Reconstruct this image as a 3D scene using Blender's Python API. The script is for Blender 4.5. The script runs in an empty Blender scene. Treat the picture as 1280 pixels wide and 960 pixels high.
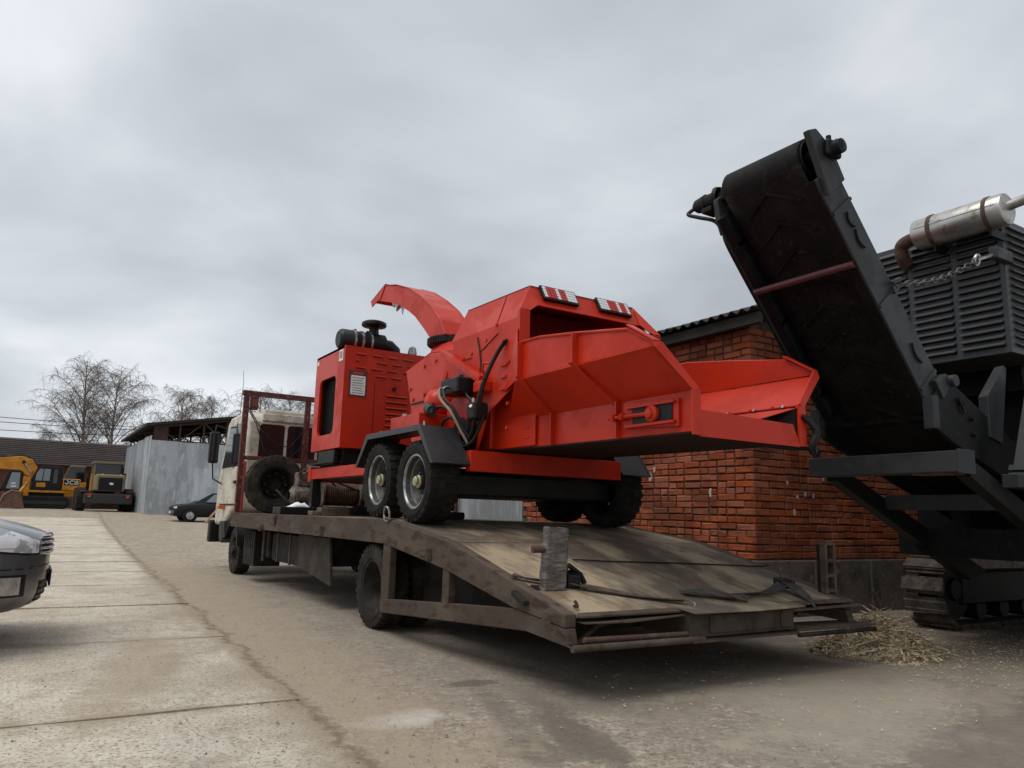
import bpy, bmesh, math, random
from mathutils import Vector, Matrix, noise
random.seed(7)
S = bpy.context.scene
COL = S.collection
# ------------------------------------------------------------------ camera
cd = bpy.data.cameras.new('camera'); cam = bpy.data.objects.new('camera', cd); COL.objects.link(cam)
S.camera = cam
cd.sensor_width = 36; cd.lens = 945/1280*36; cd.clip_start = .05; cd.clip_end = 2000
R = ((0.84476683, -0.53448838, 0.0262902), (0.11393173, 0.13163433, -0.98472939), (0.52286572, 0.83486201, 0.1720955))
cm = Matrix.Identity(4)
for i in range(3):
    cm[i][0] = R[0][i]; cm[i][1] = -R[1][i]; cm[i][2] = -R[2][i]
cm[2][3] = 1.0
cam.matrix_world = cm
# ------------------------------------------------------------------ overcast sky
SUN = Vector((-.44, -.02, .90)).normalized()
W = bpy.data.worlds.new('World'); S.world = W; W.use_nodes = True
nt = W.node_tree; nt.nodes.clear()
def N(t, typ, **kw):
    n = t.nodes.new(typ)
    for k, v in kw.items(): setattr(n, k, v)
    return n
out = N(nt, 'ShaderNodeOutputWorld'); bg = N(nt, 'ShaderNodeBackground')
sky = N(nt, 'ShaderNodeTexSky', sky_type='NISHITA', sun_disc=False)
sky.sun_elevation = math.asin(SUN.z); sky.sun_rotation = math.atan2(SUN.x, SUN.y)
tc = N(nt, 'ShaderNodeTexCoord'); sep = N(nt, 'ShaderNodeSeparateXYZ'); nt.links.new(tc.outputs['Generated'], sep.inputs[0])
zm = N(nt, 'ShaderNodeMath', operation='MAXIMUM'); nt.links.new(sep.outputs[2], zm.inputs[0]); zm.inputs[1].default_value = 0
za = N(nt, 'ShaderNodeMath', operation='ADD'); nt.links.new(zm.outputs[0], za.inputs[0]); za.inputs[1].default_value = .22
dx = N(nt, 'ShaderNodeMath', operation='DIVIDE'); dy = N(nt, 'ShaderNodeMath', operation='DIVIDE')
for d, k in ((dx, 0), (dy, 1)):
    nt.links.new(sep.outputs[k], d.inputs[0]); nt.links.new(za.outputs[0], d.inputs[1])
cmb = N(nt, 'ShaderNodeCombineXYZ'); nt.links.new(dx.outputs[0], cmb.inputs[0]); nt.links.new(dy.outputs[0], cmb.inputs[1])
n1 = N(nt, 'ShaderNodeTexNoise'); n1.inputs['Scale'].default_value = 1.15; n1.inputs['Detail'].default_value = 7; n1.inputs['Roughness'].default_value = .46; n1.inputs['Distortion'].default_value = .25
ofs = N(nt, 'ShaderNodeVectorMath', operation='ADD'); ofs.inputs[1].default_value = (3.1, 1.7, .4); nt.links.new(cmb.outputs[0], ofs.inputs[0]); nt.links.new(ofs.outputs[0], n1.inputs['Vector'])
rp = N(nt, 'ShaderNodeValToRGB'); nt.links.new(n1.outputs['Fac'], rp.inputs[0])
e = rp.color_ramp.elements
e[0].position = .30; e[0].color = (.32, .34, .366, 1); e[1].position = .62; e[1].color = (.61, .638, .662, 1)
em = e.new(.5); em.color = (.475, .502, .53, 1)
sm = N(nt, 'ShaderNodeMixRGB', blend_type='MULTIPLY'); sm.inputs[0].default_value = 1; sm.inputs[2].default_value = (.1, .1, .1, 1)
nt.links.new(sky.outputs[0], sm.inputs[1])
mx = N(nt, 'ShaderNodeMixRGB'); mx.inputs[0].default_value = .94
nt.links.new(sm.outputs[0], mx.inputs[1]); nt.links.new(rp.outputs[0], mx.inputs[2]); nt.links.new(mx.outputs[0], bg.inputs[0])
bg.inputs[1].default_value = 1.0; nt.links.new(bg.outputs[0], out.inputs[0])
sl = bpy.data.lights.new('sun', 'SUN'); so = bpy.data.objects.new('sun', sl); COL.objects.link(so)
sl.energy = 1.5; sl.angle = math.radians(40); sl.color = (1, .96, .9)
so.rotation_euler = SUN.to_track_quat('Z', 'Y').to_euler(); so.location = SUN*40
vs = S.view_settings; vs.view_transform = 'Standard'; vs.look = 'None'; vs.exposure = .5; vs.gamma = 1; vs.use_curve_mapping = False
# ------------------------------------------------------------------ helpers
WL = {}
def V(*a): return Vector(a)
class MB:
    def __init__(s): s.v = []; s.f = []
    def add(s, vs, fs):
        b = len(s.v); s.v += [tuple(q) for q in vs]; s.f += [tuple(b+i for i in q) for q in fs]; return s
    def box(s, x0, x1, y0, y1, z0, z1):
        return s.add([(x0,y0,z0),(x1,y0,z0),(x1,y1,z0),(x0,y1,z0),(x0,y0,z1),(x1,y0,z1),(x1,y1,z1),(x0,y1,z1)],
                     [(0,3,2,1),(4,5,6,7),(0,1,5,4),(1,2,6,5),(2,3,7,6),(3,0,4,7)])
    def prism(s, pts, vec):
        n = len(pts); v = Vector(vec); a = [Vector(q) for q in pts]
        return s.add(a+[q+v for q in a], [tuple(range(n-1,-1,-1)), tuple(range(n,2*n))]+[(i,(i+1)%n,n+(i+1)%n,n+i) for i in range(n)])
    def yz(s, pts, x0, x1): return s.prism([(x0,y,z) for y,z in pts], (x1-x0,0,0))
    def xz(s, pts, y0, y1): return s.prism([(x,y0,z) for x,z in pts], (0,y1-y0,0))
    def xy(s, pts, z0, z1): return s.prism([(x,y,z0) for x,y in pts], (0,0,z1-z0))
    def plate(s, pts, t):
        a = [Vector(q) for q in pts]; n = (a[1]-a[0]).cross(a[2]-a[0]).normalized(); return s.prism(a, n*t)
    def bar(s, p0, p1, w, h, up=(0,0,1)):
        p0 = Vector(p0); p1 = Vector(p1); d = (p1-p0).normalized(); u = Vector(up)
        if abs(d.dot(u)) > .98: u = Vector((0,1,0))
        a = d.cross(u).normalized(); b = a.cross(d).normalized(); a = a*w/2; b = b*h/2
        return s.prism([p0-a-b, p0+a-b, p0+a+b, p0-a+b], p1-p0)
    def tube(s, pts, r, n=8, cap=True, close=False):
        pts = [Vector(q) for q in pts]; m = len(pts); base = len(s.v); pa = None
        for i, p in enumerate(pts):
            if close: d = pts[(i+1)%m]-pts[i-1]
            else: d = pts[min(i+1,m-1)]-pts[max(i-1,0)]
            d = d.normalized() if d.length > 1e-9 else Vector((0,0,1))
            if pa is None: a = d.orthogonal().normalized()
            else:
                a = pa-d*pa.dot(d); a = a.normalized() if a.length > 1e-6 else d.orthogonal().normalized()
            pa = a; b = d.cross(a); rr = r[i] if isinstance(r,(list,tuple)) else r
            for k in range(n):
                t = 2*math.pi*k/n; s.v.append(tuple(p+(a*math.cos(t)+b*math.sin(t))*rr))
        for i in range(m if close else m-1):
            j = (i+1)%m
            for k in range(n):
                k2 = (k+1)%n; s.f.append((base+i*n+k, base+i*n+k2, base+j*n+k2, base+j*n+k))
        if cap and not close:
            s.f.append(tuple(base+k for k in range(n-1,-1,-1))); s.f.append(tuple(base+(m-1)*n+k for k in range(n)))
        return s
    def cyl(s, p0, p1, r, n=16, r2=None): return s.tube([p0,p1], [r, r if r2 is None else r2], n)
    def lathe(s, prof, o, ax, n=32, close=False):
        # prof: (distance along axis, radius)
        o = Vector(o); ax = Vector(ax).normalized(); a = ax.orthogonal().normalized(); b = ax.cross(a); base = len(s.v); m = len(prof)
        for t, r in prof:
            for k in range(n):
                q = 2*math.pi*k/n; s.v.append(tuple(o+ax*t+(a*math.cos(q)+b*math.sin(q))*max(r,1e-4)))
        for i in range(m if close else m-1):
            j = (i+1)%m
            for k in range(n):
                k2 = (k+1)%n; s.f.append((base+i*n+k, base+i*n+k2, base+j*n+k2, base+j*n+k))
        return s
    def mesh(s, name, T=None):
        me = bpy.data.meshes.new(name); vv = [T @ Vector(q) for q in s.v] if T else s.v
        me.from_pydata(vv, [], s.f); me.update()
        bm = bmesh.new(); bm.from_mesh(me); bmesh.ops.recalc_face_normals(bm, faces=bm.faces[:]); bm.to_mesh(me); bm.free()
        return me
    def obj(s, name, mat, parent=None, loc=None, bevel=0, smooth=0, seg=2, T=None, kind=None):
        me = s.mesh(name, T)
        if mat: me.materials.append(mat)
        if smooth:
            me.shade_smooth(); me.set_sharp_from_angle(angle=math.radians(smooth))
        return link(name, me, parent, loc, bevel, seg, kind)
def link(name, me, parent=None, loc=None, bevel=0, seg=2, kind=None, rot=None):
    o = bpy.data.objects.new(name, me); COL.objects.link(o)
    L = Vector(loc) if loc is not None else Vector((0,0,0))
    WL[o] = L
    if parent is not None: o.parent = parent; o.location = L-WL[parent]
    else: o.location = L
    if rot: o.rotation_euler = rot
    if bevel:
        m = o.modifiers.new('bevel', 'BEVEL'); m.width = bevel; m.segments = seg; m.limit_method = 'ANGLE'; m.angle_limit = math.radians(35)
    if kind: o['kind'] = kind
    return o
def thing(name, label, cat, loc, group=None):
    o = bpy.data.objects.new(name, None); COL.objects.link(o); o.location = loc; WL[o] = Vector(loc); o.empty_display_size = .3
    o['label'] = label; o['category'] = cat
    if group: o['group'] = group
    return o
def tag(o, label, cat, group=None, kind=None):
    o['label'] = label; o['category'] = cat
    if group: o['group'] = group
    if kind: o['kind'] = kind
    return o
def arc(c, r, a0, a1, n): return [(c[0]+r*math.cos(a0+(a1-a0)*i/n), c[1]+r*math.sin(a0+(a1-a0)*i/n)) for i in range(n+1)]
def rrect(x0, x1, y0, y1, r, n=4):
    P = []
    for cx, cy, a in ((x1-r,y1-r,0),(x0+r,y1-r,.5),(x0+r,y0+r,1),(x1-r,y0+r,1.5)): P += arc((cx,cy), r, a*math.pi, (a+.5)*math.pi, n)
    return P
# ------------------------------------------------------------------ materials
def mat(name, col, rough=.5, metal=0, c2=None, s2=3, lo2=.45, hi2=.62, c3=None, s3=25, lo3=.55, hi3=.7, bump=0, bs=80, coat=0, rnd=0, spec=.5, attr=None, stretch=None, rv=0, bd=.01):
    m = bpy.data.materials.new(name); m.use_nodes = True; t = m.node_tree; p = t.nodes['Principled BSDF']
    p.inputs['Roughness'].default_value = rough; p.inputs['Metallic'].default_value = metal; p.inputs['Specular IOR Level'].default_value = spec
    p.inputs['Coat Weight'].default_value = coat; p.inputs['Coat Roughness'].default_value = .18
    geo = N(t, 'ShaderNodeNewGeometry'); pos = geo.outputs['Position']
    if stretch:
        mp = N(t, 'ShaderNodeMapping'); mp.inputs['Scale'].default_value = stretch; t.links.new(pos, mp.inputs[0]); pos = mp.outputs[0]
    cur = N(t, 'ShaderNodeRGB'); cur.outputs[0].default_value = (*col, 1); cur = cur.outputs[0]
    def mask(sc, lo, hi, det=5):
        n = N(t, 'ShaderNodeTexNoise'); n.inputs['Scale'].default_value = sc; n.inputs['Detail'].default_value = det; n.inputs['Roughness'].default_value = .62
        t.links.new(pos, n.inputs['Vector']); r = N(t, 'ShaderNodeMapRange'); r.inputs[1].default_value = .5+(lo-.5)/1.7; r.inputs[2].default_value = .5+(hi-.5)/1.7
        t.links.new(n.outputs['Fac'], r.inputs[0]); return r.outputs[0]
    first = None
    for c, sc, lo, hi in ((c2,s2,lo2,hi2),(c3,s3,lo3,hi3)):
        if c is None: continue
        k = mask(sc, lo, hi); first = first or k
        mxx = N(t, 'ShaderNodeMixRGB'); t.links.new(k, mxx.inputs[0]); t.links.new(cur, mxx.inputs[1]); mxx.inputs[2].default_value = (*c, 1); cur = mxx.outputs[0]
    if rnd or attr:
        if attr: a = N(t, 'ShaderNodeAttribute', attribute_name=attr); src = a.outputs['Fac']
        else: src = N(t, 'ShaderNodeObjectInfo').outputs['Random']
        h = N(t, 'ShaderNodeHueSaturation'); r = N(t, 'ShaderNodeMapRange'); t.links.new(src, r.inputs[0]); r.inputs[3].default_value = 1-rnd; r.inputs[4].default_value = 1+rnd
        t.links.new(r.outputs[0], h.inputs['Value']); t.links.new(cur, h.inputs['Color'])
        ml = N(t, 'ShaderNodeMath', operation='MULTIPLY_ADD'); fr = N(t, 'ShaderNodeMath', operation='FRACT')
        ml.inputs[1].default_value = 7.31; ml.inputs[2].default_value = .1; t.links.new(src, ml.inputs[0]); t.links.new(ml.outputs[0], fr.inputs[0])
        r2 = N(t, 'ShaderNodeMapRange'); t.links.new(fr.outputs[0], r2.inputs[0]); r2.inputs[3].default_value = .9; r2.inputs[4].default_value = 1.05
        t.links.new(r2.outputs[0], h.inputs['Saturation']); cur = h.outputs[0]
    t.links.new(cur, p.inputs['Base Color'])
    if rv and first:
        r = N(t, 'ShaderNodeMapRange'); t.links.new(first, r.inputs[0]); r.inputs[3].default_value = rough; r.inputs[4].default_value = min(1, rough+rv); t.links.new(r.outputs[0], p.inputs['Roughness'])
    if bump:
        n = N(t, 'ShaderNodeTexNoise'); n.inputs['Scale'].default_value = bs; n.inputs['Detail'].default_value = 5; t.links.new(pos, n.inputs['Vector'])
        b = N(t, 'ShaderNodeBump'); b.inputs['Strength'].default_value = bump; b.inputs['Distance'].default_value = bd; t.links.new(n.outputs['Fac'], b.inputs['Height']); t.links.new(b.outputs[0], p.inputs['Normal'])
    return m
RED = mat('red_paint', (.47,.024,.006), .34, c2=(.40,.019,.005), s2=2.0, c3=(.40,.032,.016), s3=7, lo3=.62, hi3=1.1, bump=.06, bs=14, spec=.26, rv=.14)
UNDER = mat('dark_underside', (.035,.012,.009), .8, c2=(.02,.012,.009), s2=4, spec=.2)
BLK = mat('black_paint', (.006,.006,.006), .45, c2=(.012,.011,.010), s2=5, bump=.05, spec=.25)
DGREY = mat('graphite_paint', (.024,.0265,.030), .42, c2=(.03,.0325,.035), s2=3, spec=.3, c3=(.042,.038,.033), s3=14, lo3=.6, hi3=.8, bump=.08, bs=40, rv=.2)
DGREY2 = mat('graphite_frame', (.0055,.006,.0065), .5, spec=.18, c2=(.008,.008,.008), s2=4, c3=(.016,.014,.012), s3=18, lo3=.6, hi3=.8, bump=.08)
FEND = mat('fender_paint', (.02,.021,.024), .36, c2=(.028,.028,.029), s2=4, bump=.05, spec=.35)
RUB = mat('rubber', (.011,.0105,.010), .8, spec=.2, c2=(.024,.022,.019), s2=9, lo2=.5, hi2=.75, bump=.25, bs=120)
RUBD = mat('dusty_rubber', (.022,.0195,.017), .88, spec=.15, c2=(.05,.042,.033), s2=7, lo2=.42, hi2=.7, bump=.3, bs=100)
BELT = mat('conveyor_belt', (.005,.0045,.0045), .7, spec=.2, c2=(.010,.008,.0075), s2=5, c3=(.022,.016,.013), s3=16, lo3=.6, hi3=.8, bump=.3, bs=50)
STEEL = mat('steel', (.42,.42,.41), .35, .9, c2=(.28,.27,.25), s2=12, bump=.1)
ZINC = mat('galvanised_rim', (.42,.43,.44), .4, .75, c2=(.25,.25,.25), s2=10)
BRASS = mat('hub_cap_metal', (.55,.50,.30), .4, .8, c2=(.4,.36,.22), s2=20)
RAIL = mat('truck_rail_paint', (.062,.045,.034), .78, spec=.2, c2=(.092,.072,.055), s2=2.5, lo2=.4, hi2=.7, c3=(.05,.03,.022), s3=11, lo3=.55, hi3=.72, bump=.2, bs=60, stretch=(1,.5,1.4))
DECK = mat('deck_plate', (.33,.265,.18), .82, spec=.25, c2=(.10,.082,.064), s2=1.1, lo2=.38, hi2=.60, c3=(.17,.11,.07), s3=4.5, lo3=.6, hi3=.74, bump=.3, bs=45, stretch=(1.6,.6,1))
DARKST = mat('chassis_steel', (.010,.009,.008), .75, c2=(.024,.02,.016), s2=5, bump=.2, spec=.2)
REDFR = mat('headboard_paint', (.085,.014,.013), .6, spec=.3, c2=(.09,.03,.025), s2=6, c3=(.22,.12,.09), s3=25, lo3=.62, hi3=.75, bump=.2)
CABW = mat('cab_paint', (.56,.53,.45), .5, c2=(.42,.38,.30), s2=4, lo2=.42, hi2=.66, c3=(.22,.12,.06), s3=16, lo3=.64, hi3=.75, bump=.08)
GLASS = mat('dark_glass', (.012,.014,.016), .06, spec=.6)
GLASSL = mat('pale_glass', (.16,.19,.21), .08, spec=.6)
AMBER = mat('amber_lens', (.55,.12,.01), .25)
LENSR = mat('red_lens', (.42,.018,.012), .25)
LENSW = mat('clear_lens', (.62,.63,.64), .2)
WHITE = mat('white_print', (.72,.72,.70), .5, c2=(.6,.6,.58), s2=30)
PRINT = mat('dark_print', (.09,.02,.02), .6)
GREYPR = mat('grey_print', (.25,.25,.26), .6)
RAG = mat('white_cloth', (.75,.76,.78), .85, bump=.3, bs=40)
WOOD = mat('old_wood', (.15,.115,.085), .85, c2=(.09,.065,.05), s2=6, c3=(.22,.17,.12), s3=30, bump=.4, stretch=(1,6,6))
PIPE = mat('rusty_pipe', (.06,.03,.021), .8, c2=(.095,.055,.037), s2=8, bump=.3)
MACH = mat('old_machinery', (.17,.145,.115), .75, c2=(.06,.045,.034), s2=9, lo2=.42, hi2=.62, c3=(.07,.05,.04), s3=30, bump=.3)
STRAP = mat('webbing', (.085,.062,.045), .9, c2=(.05,.04,.032), s2=14, bump=.4, bs=220)
STRAPD = mat('dark_webbing', (.035,.032,.03), .9, c2=(.06,.055,.05), s2=14, bump=.4, bs=220)
FILM = mat('stretch_film', (.055,.043,.034), .25, c2=(.15,.135,.12), s2=10, lo2=.48, hi2=.72, c3=(.035,.022,.017), s3=6, lo3=.5, hi3=.75, bump=.8, bs=13, bd=.012, stretch=(.8,.8,2.6), coat=.4)
BRK = mat('brick', (.32,.088,.039), .9, spec=.1, c2=(.20,.055,.026), s2=2.2, c3=(.17,.085,.052), s3=7, lo3=.58, hi3=.85, bump=.7, bs=55, rnd=.2)
BRKA = mat('brick_joined', (.32,.088,.039), .9, spec=.1, c2=(.20,.055,.026), s2=2.2, c3=(.17,.085,.052), s3=7, lo3=.58, hi3=.85, bump=.7, bs=55, rnd=.2, attr='tint')
MORT = mat('mortar', (.055,.032,.023), .95, c2=(.11,.085,.068), s2=6, lo2=.52, hi2=.75, bump=.5, bs=60)
CONC = mat('plinth_concrete', (.105,.093,.08), .9, spec=.2, c2=(.06,.052,.045), s2=3, c3=(.15,.135,.118), s3=12, bump=.5, bs=30)
GALV = mat('galvanised_sheet', (.40,.43,.455), .5, .35, c2=(.30,.325,.345), s2=1.1, c3=(.47,.49,.51), s3=5, lo3=.55, hi3=.75, rnd=.2, bump=.1, stretch=(1,1,.3))
ROOFD = mat('dark_roofing', (.014,.0125,.011), .85, c2=(.024,.021,.018), s2=2, bump=.3)
BROWN = mat('brown_cladding', (.058,.047,.044), .7, c2=(.045,.037,.035), s2=.8, bump=.1, spec=.2)
BRKD = mat('far_brick', (.15,.05,.035), .9, c2=(.10,.04,.03), s2=2, bump=.3)
TRUSS = mat('rusty_truss', (.06,.028,.022), .8, c2=(.04,.025,.02), s2=3)
YEL = mat('machine_yellow', (.58,.235,.012), .45, spec=.3, c2=(.42,.17,.014), s2=3, c3=(.25,.14,.05), s3=10, lo3=.62, hi3=.8)
YELD = mat('dusty_yellow', (.19,.145,.065), .65, c2=(.17,.135,.075), s2=4, bump=.1)
RUST = mat('bucket_rust', (.13,.062,.042), .8, c2=(.08,.045,.035), s2=4, c3=(.2,.11,.075), s3=12, bump=.3)
BARK = mat('birch_bark', (.34,.31,.28), .9, c2=(.10,.085,.075), s2=2.5, lo2=.5, hi2=.6, stretch=(1,1,3))
TWIG = mat('birch_twigs', (.19,.16,.14), .9, c2=(.09,.07,.06), s2=1)
CARG = mat('grey_car_paint', (.105,.112,.118), .3, .5, c2=(.125,.13,.135), s2=3, coat=.8, bump=.02)
CARB = mat('black_car_paint', (.007,.008,.009), .4, c2=(.012,.012,.012), s2=3, spec=.3)
CHROME = mat('chrome', (.72,.73,.74), .12, 1)
PLAST = mat('black_plastic', (.007,.007,.0075), .45, bump=.1, spec=.3)
SILV = mat('aluminised_muffler', (.46,.455,.44), .36, .8, c2=(.34,.325,.30), s2=5, lo2=.45, hi2=.75, c3=(.27,.22,.17), s3=14, lo3=.62, hi3=.78, bump=.12, bs=30)
CHIP = mat('wood_chips', (.46,.36,.22), .9, c2=(.36,.26,.15), s2=30, lo2=.45, hi2=.6, c3=(.62,.55,.42), s3=50, lo3=.58, hi3=.66, bump=.2)
STONE = mat('gravel', (.30,.255,.21), .95, c2=(.15,.125,.10), s2=18, lo2=.45, hi2=.6)
# ------------------------------------------------------------------ ground
GP = [(-60,0),(17,0),(24,.05),(32,.17),(39,.32),(46,.60),(52,.67),(60,.70),(400,.8)]
def gz(y):
    for (a,za_),(b,zb) in zip(GP, GP[1:]):
        if y <= b: return za_+(zb-za_)*(y-a)/(b-a)
    return .8
def ground_mat(name, base, base2, slab):
    m = bpy.data.materials.new(name); m.use_nodes = True; t = m.node_tree; p = t.nodes['Principled BSDF']; p.inputs['Roughness'].default_value = .9; p.inputs['Specular IOR Level'].default_value = .3
    pos = N(t, 'ShaderNodeNewGeometry').outputs['Position']
    def noise_(sc, det=6, ro=.6, st=None):
        v = pos
        if st:
            mp = N(t, 'ShaderNodeMapping'); mp.inputs['Scale'].default_value = st; t.links.new(pos, mp.inputs[0]); v = mp.outputs[0]
        n = N(t, 'ShaderNodeTexNoise'); n.inputs['Scale'].default_value = sc; n.inputs['Detail'].default_value = det; n.inputs['Roughness'].default_value = ro; t.links.new(v, n.inputs['Vector']); q = N(t, 'ShaderNodeMath', operation='MULTIPLY_ADD'); q.inputs[1].default_value = 1.8; q.inputs[2].default_value = -.4; t.links.new(n.outputs['Fac'], q.inputs[0]); return q.outputs[0]
    def rng(x, lo, hi, a=0, b=1):
        r = N(t, 'ShaderNodeMapRange'); t.links.new(x, r.inputs[0]); r.inputs[1].default_value = lo; r.inputs[2].default_value = hi; r.inputs[3].default_value = a; r.inputs[4].default_value = b; return r.outputs[0]
    c = N(t, 'ShaderNodeRGB'); c.outputs[0].default_value = (*base, 1); cur = c.outputs[0]
    def mix(fac, col):
        nonlocal cur
        k = N(t, 'ShaderNodeMixRGB'); t.links.new(fac, k.inputs[0]); t.links.new(cur, k.inputs[1]); k.inputs[2].default_value = (*col, 1); cur = k.outputs[0]
    mix(rng(noise_(1.1), .40, .62), base2)
    mix(rng(noise_(2.6, 8, .7), .48, .70, 0, .75), (.37,.305,.232))          # sandy dirt
    mix(rng(noise_(5, 8, .75, (1.6,.35,1)), .56, .74, 0, .55), (.31,.255,.195))  # streaks
    mix(rng(noise_(38, 4, .6), .58, .72, 0, .7), (.60,.55,.47))             # pale grains
    mix(rng(noise_(52, 3, .6), .60, .70, 0, .8), (.17,.142,.115))             # dark grit
    wob = noise_(2.2, 7, .65); wob3 = noise_(1.6, 8, .7); wob2 = noise_(9, 6, .7)
    def mth(op, a, b=None, c=None):
        n = N(t, 'ShaderNodeMath', operation=op)
        for i, q in enumerate((a,b,c)):
            if q is None: continue
            if isinstance(q,(int,float)): n.inputs[i].default_value = q
            else: t.links.new(q, n.inputs[i])
        return n.outputs[0]
    if True:
        mp = N(t, 'ShaderNodeMapping', vector_type='TEXTURE'); mp.inputs['Location'].default_value = (1.36,4.22,0); mp.inputs['Rotation'].default_value = (0,0,-.045); t.links.new(pos, mp.inputs[0])
        sp_ = N(t, 'ShaderNodeSeparateXYZ'); t.links.new(mp.outputs[0], sp_.inputs[0])
        db = mth('PINGPONG', sp_.outputs[1], 1.145); da = mth('ABSOLUTE', sp_.outputs[0])
    if slab:
        w = rng(noise_(1.4, 8, .7), .38, .72, .01, .26); w2 = rng(noise_(1.1, 8, .7), .3, .7, .05, .5)
        mb_ = mth('SUBTRACT', 1.0, mth('DIVIDE', db, w)); ma_ = mth('SUBTRACT', 1.0, mth('DIVIDE', da, w2))
        mix(mth('MULTIPLY', mth('MAXIMUM', mb_, 0), rng(wob2, .3, .6, .35, 1)), (.30,.24,.175))
        mix(mth('MULTIPLY', mth('MAXIMUM', ma_, 0), rng(wob2, .3, .6, .4, 1)), (.29,.23,.165))
        mix(mth('MULTIPLY', rng(da, .02, .14, 1, 0), rng(wob2, .3, .6, .4, 1)), (.22,.172,.122))
    else:
        mix(rng(noise_(3.2, 9, .72), .42, .62, 0, .75), (.225,.18,.135))
        mix(rng(noise_(9, 9, .75), .50, .66, 0, .7), (.19,.152,.115))
        mix(rng(noise_(17, 7, .75), .54, .68, 0, .7), (.52,.46,.375))
        mix(rng(noise_(26, 6, .7), .56, .68, 0, .8), (.15,.122,.096))
    def stain_shade(cx, cy, rx, ry, col, st=1, soft=.5, wb=1.6, ang=0):
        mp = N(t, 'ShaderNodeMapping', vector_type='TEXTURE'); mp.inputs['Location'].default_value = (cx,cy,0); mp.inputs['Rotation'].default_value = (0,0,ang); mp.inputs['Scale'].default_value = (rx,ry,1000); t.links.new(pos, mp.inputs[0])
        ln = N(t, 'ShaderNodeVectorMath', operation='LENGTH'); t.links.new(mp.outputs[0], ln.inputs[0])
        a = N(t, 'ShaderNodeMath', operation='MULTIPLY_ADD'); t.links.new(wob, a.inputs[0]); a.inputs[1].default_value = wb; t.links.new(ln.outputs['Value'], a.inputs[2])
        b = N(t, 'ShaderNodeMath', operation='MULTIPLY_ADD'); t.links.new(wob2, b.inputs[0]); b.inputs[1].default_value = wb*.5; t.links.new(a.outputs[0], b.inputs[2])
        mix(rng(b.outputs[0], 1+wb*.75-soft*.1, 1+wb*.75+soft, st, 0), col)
    stain_shade(4.35, 3.0, 1.0, .42, (.47,.42,.345), .75, .9, 1.9, .5)
    stain_shade(7.2, 4.1, 2.6, 1.0, (.11,.09,.07), .85, .4)
    stain_shade(5.9, 2.6, 1.35, .48, (.095,.078,.062), .9, .25, 1.6, .45)
    stain_shade(4.4, 1.95, 1.5, .36, (.115,.095,.077), .8, .3, 1.8, .3)
    stain_shade(5.4, 4.7, 1.8, 1.2, (.16,.135,.11), .7, .9)
    stain_shade(4.2, 6.3, 2.0, 4.5, (.20,.17,.14), .6, 1.0)  # shade under the truck put into the ground colour
    stain_shade(3.0, 3.6, .5, .35, (.15,.125,.10), .6, .8, 2.2)
    stain_shade(2.3, 3.0, .10, .5, (.12,.10,.08), .8, .6, 2.4, -.33)
    stain_shade(2.15, 3.35, .06, .6, (.13,.108,.087), .6, .9, 2.6, -.33)
    stain_shade(2.42, 4.2, .14, .07, (.10,.083,.066), .7, .4)
    stain_shade(1.98, 2.9, .10, .14, (.11,.09,.072), .6, .5)
    stain_shade(1.66, 3.62, .17, .11, (.62,.61,.59), .75, .7, 1.9)
    stain_shade(1.55, 4.9, .16, 2.6, (.33,.265,.195), .6, .9, 1.8, -.04)
    stain_shade(1.9, 9.5, .35, 5.5, (.33,.265,.195), .6, .9, 1.8, -.05)
    stain_shade(0.75, 5.6, .16, 1.1, (.31,.25,.18), .6, .8, 2.2, -.25)
    stain_shade(7.0, 3.3, 2.2, .7, (.43,.37,.27), .3, .9, 3.2)
    mix(mth('MULTIPLY', rng(mth('ABSOLUTE', mth('ADD', sp_.outputs[0], rng(wob3, .2, .8, -.10, .10))), .012, .05, .8, 0), rng(wob2, .25, .5, .3, 1)), (.17,.13,.092))
    t.links.new(cur, p.inputs['Base Color'])
    b = N(t, 'ShaderNodeBump'); b.inputs['Strength'].default_value = .5; b.inputs['Distance'].default_value = .012; t.links.new(noise_(34, 7, .7), b.inputs['Height'])
    b2 = N(t, 'ShaderNodeBump'); b2.inputs['Strength'].default_value = .45; b2.inputs['Distance'].default_value = .03; t.links.new(noise_(4.5, 6, .6), b2.inputs['Height']); t.links.new(b.outputs[0], b2.inputs['Normal']); t.links.new(b2.outputs[0], p.inputs['Normal'])
    return m
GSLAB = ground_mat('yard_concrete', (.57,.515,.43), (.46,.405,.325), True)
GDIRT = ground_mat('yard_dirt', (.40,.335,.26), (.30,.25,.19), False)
mb = MB(); xs = [-250,-60,-20,-8,0,4,8,14,30,70,250]; ys = [-40,0,8,17]+[18+2*i for i in range(22)]+[66,80,120,200,400]
mb.add([(x,y,gz(y)-.006) for y in ys for x in xs], [(j*len(xs)+i,j*len(xs)+i+1,(j+1)*len(xs)+i+1,(j+1)*len(xs)+i) for j in range(len(ys)-1) for i in range(len(xs)-1)])
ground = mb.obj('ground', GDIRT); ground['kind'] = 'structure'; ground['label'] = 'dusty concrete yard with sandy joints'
rs = random.Random(3)
U = V(1,-.045,0).normalized(); Vv = V(.045,1,0).normalized(); O0 = V(1.36,4.22,0)
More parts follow.
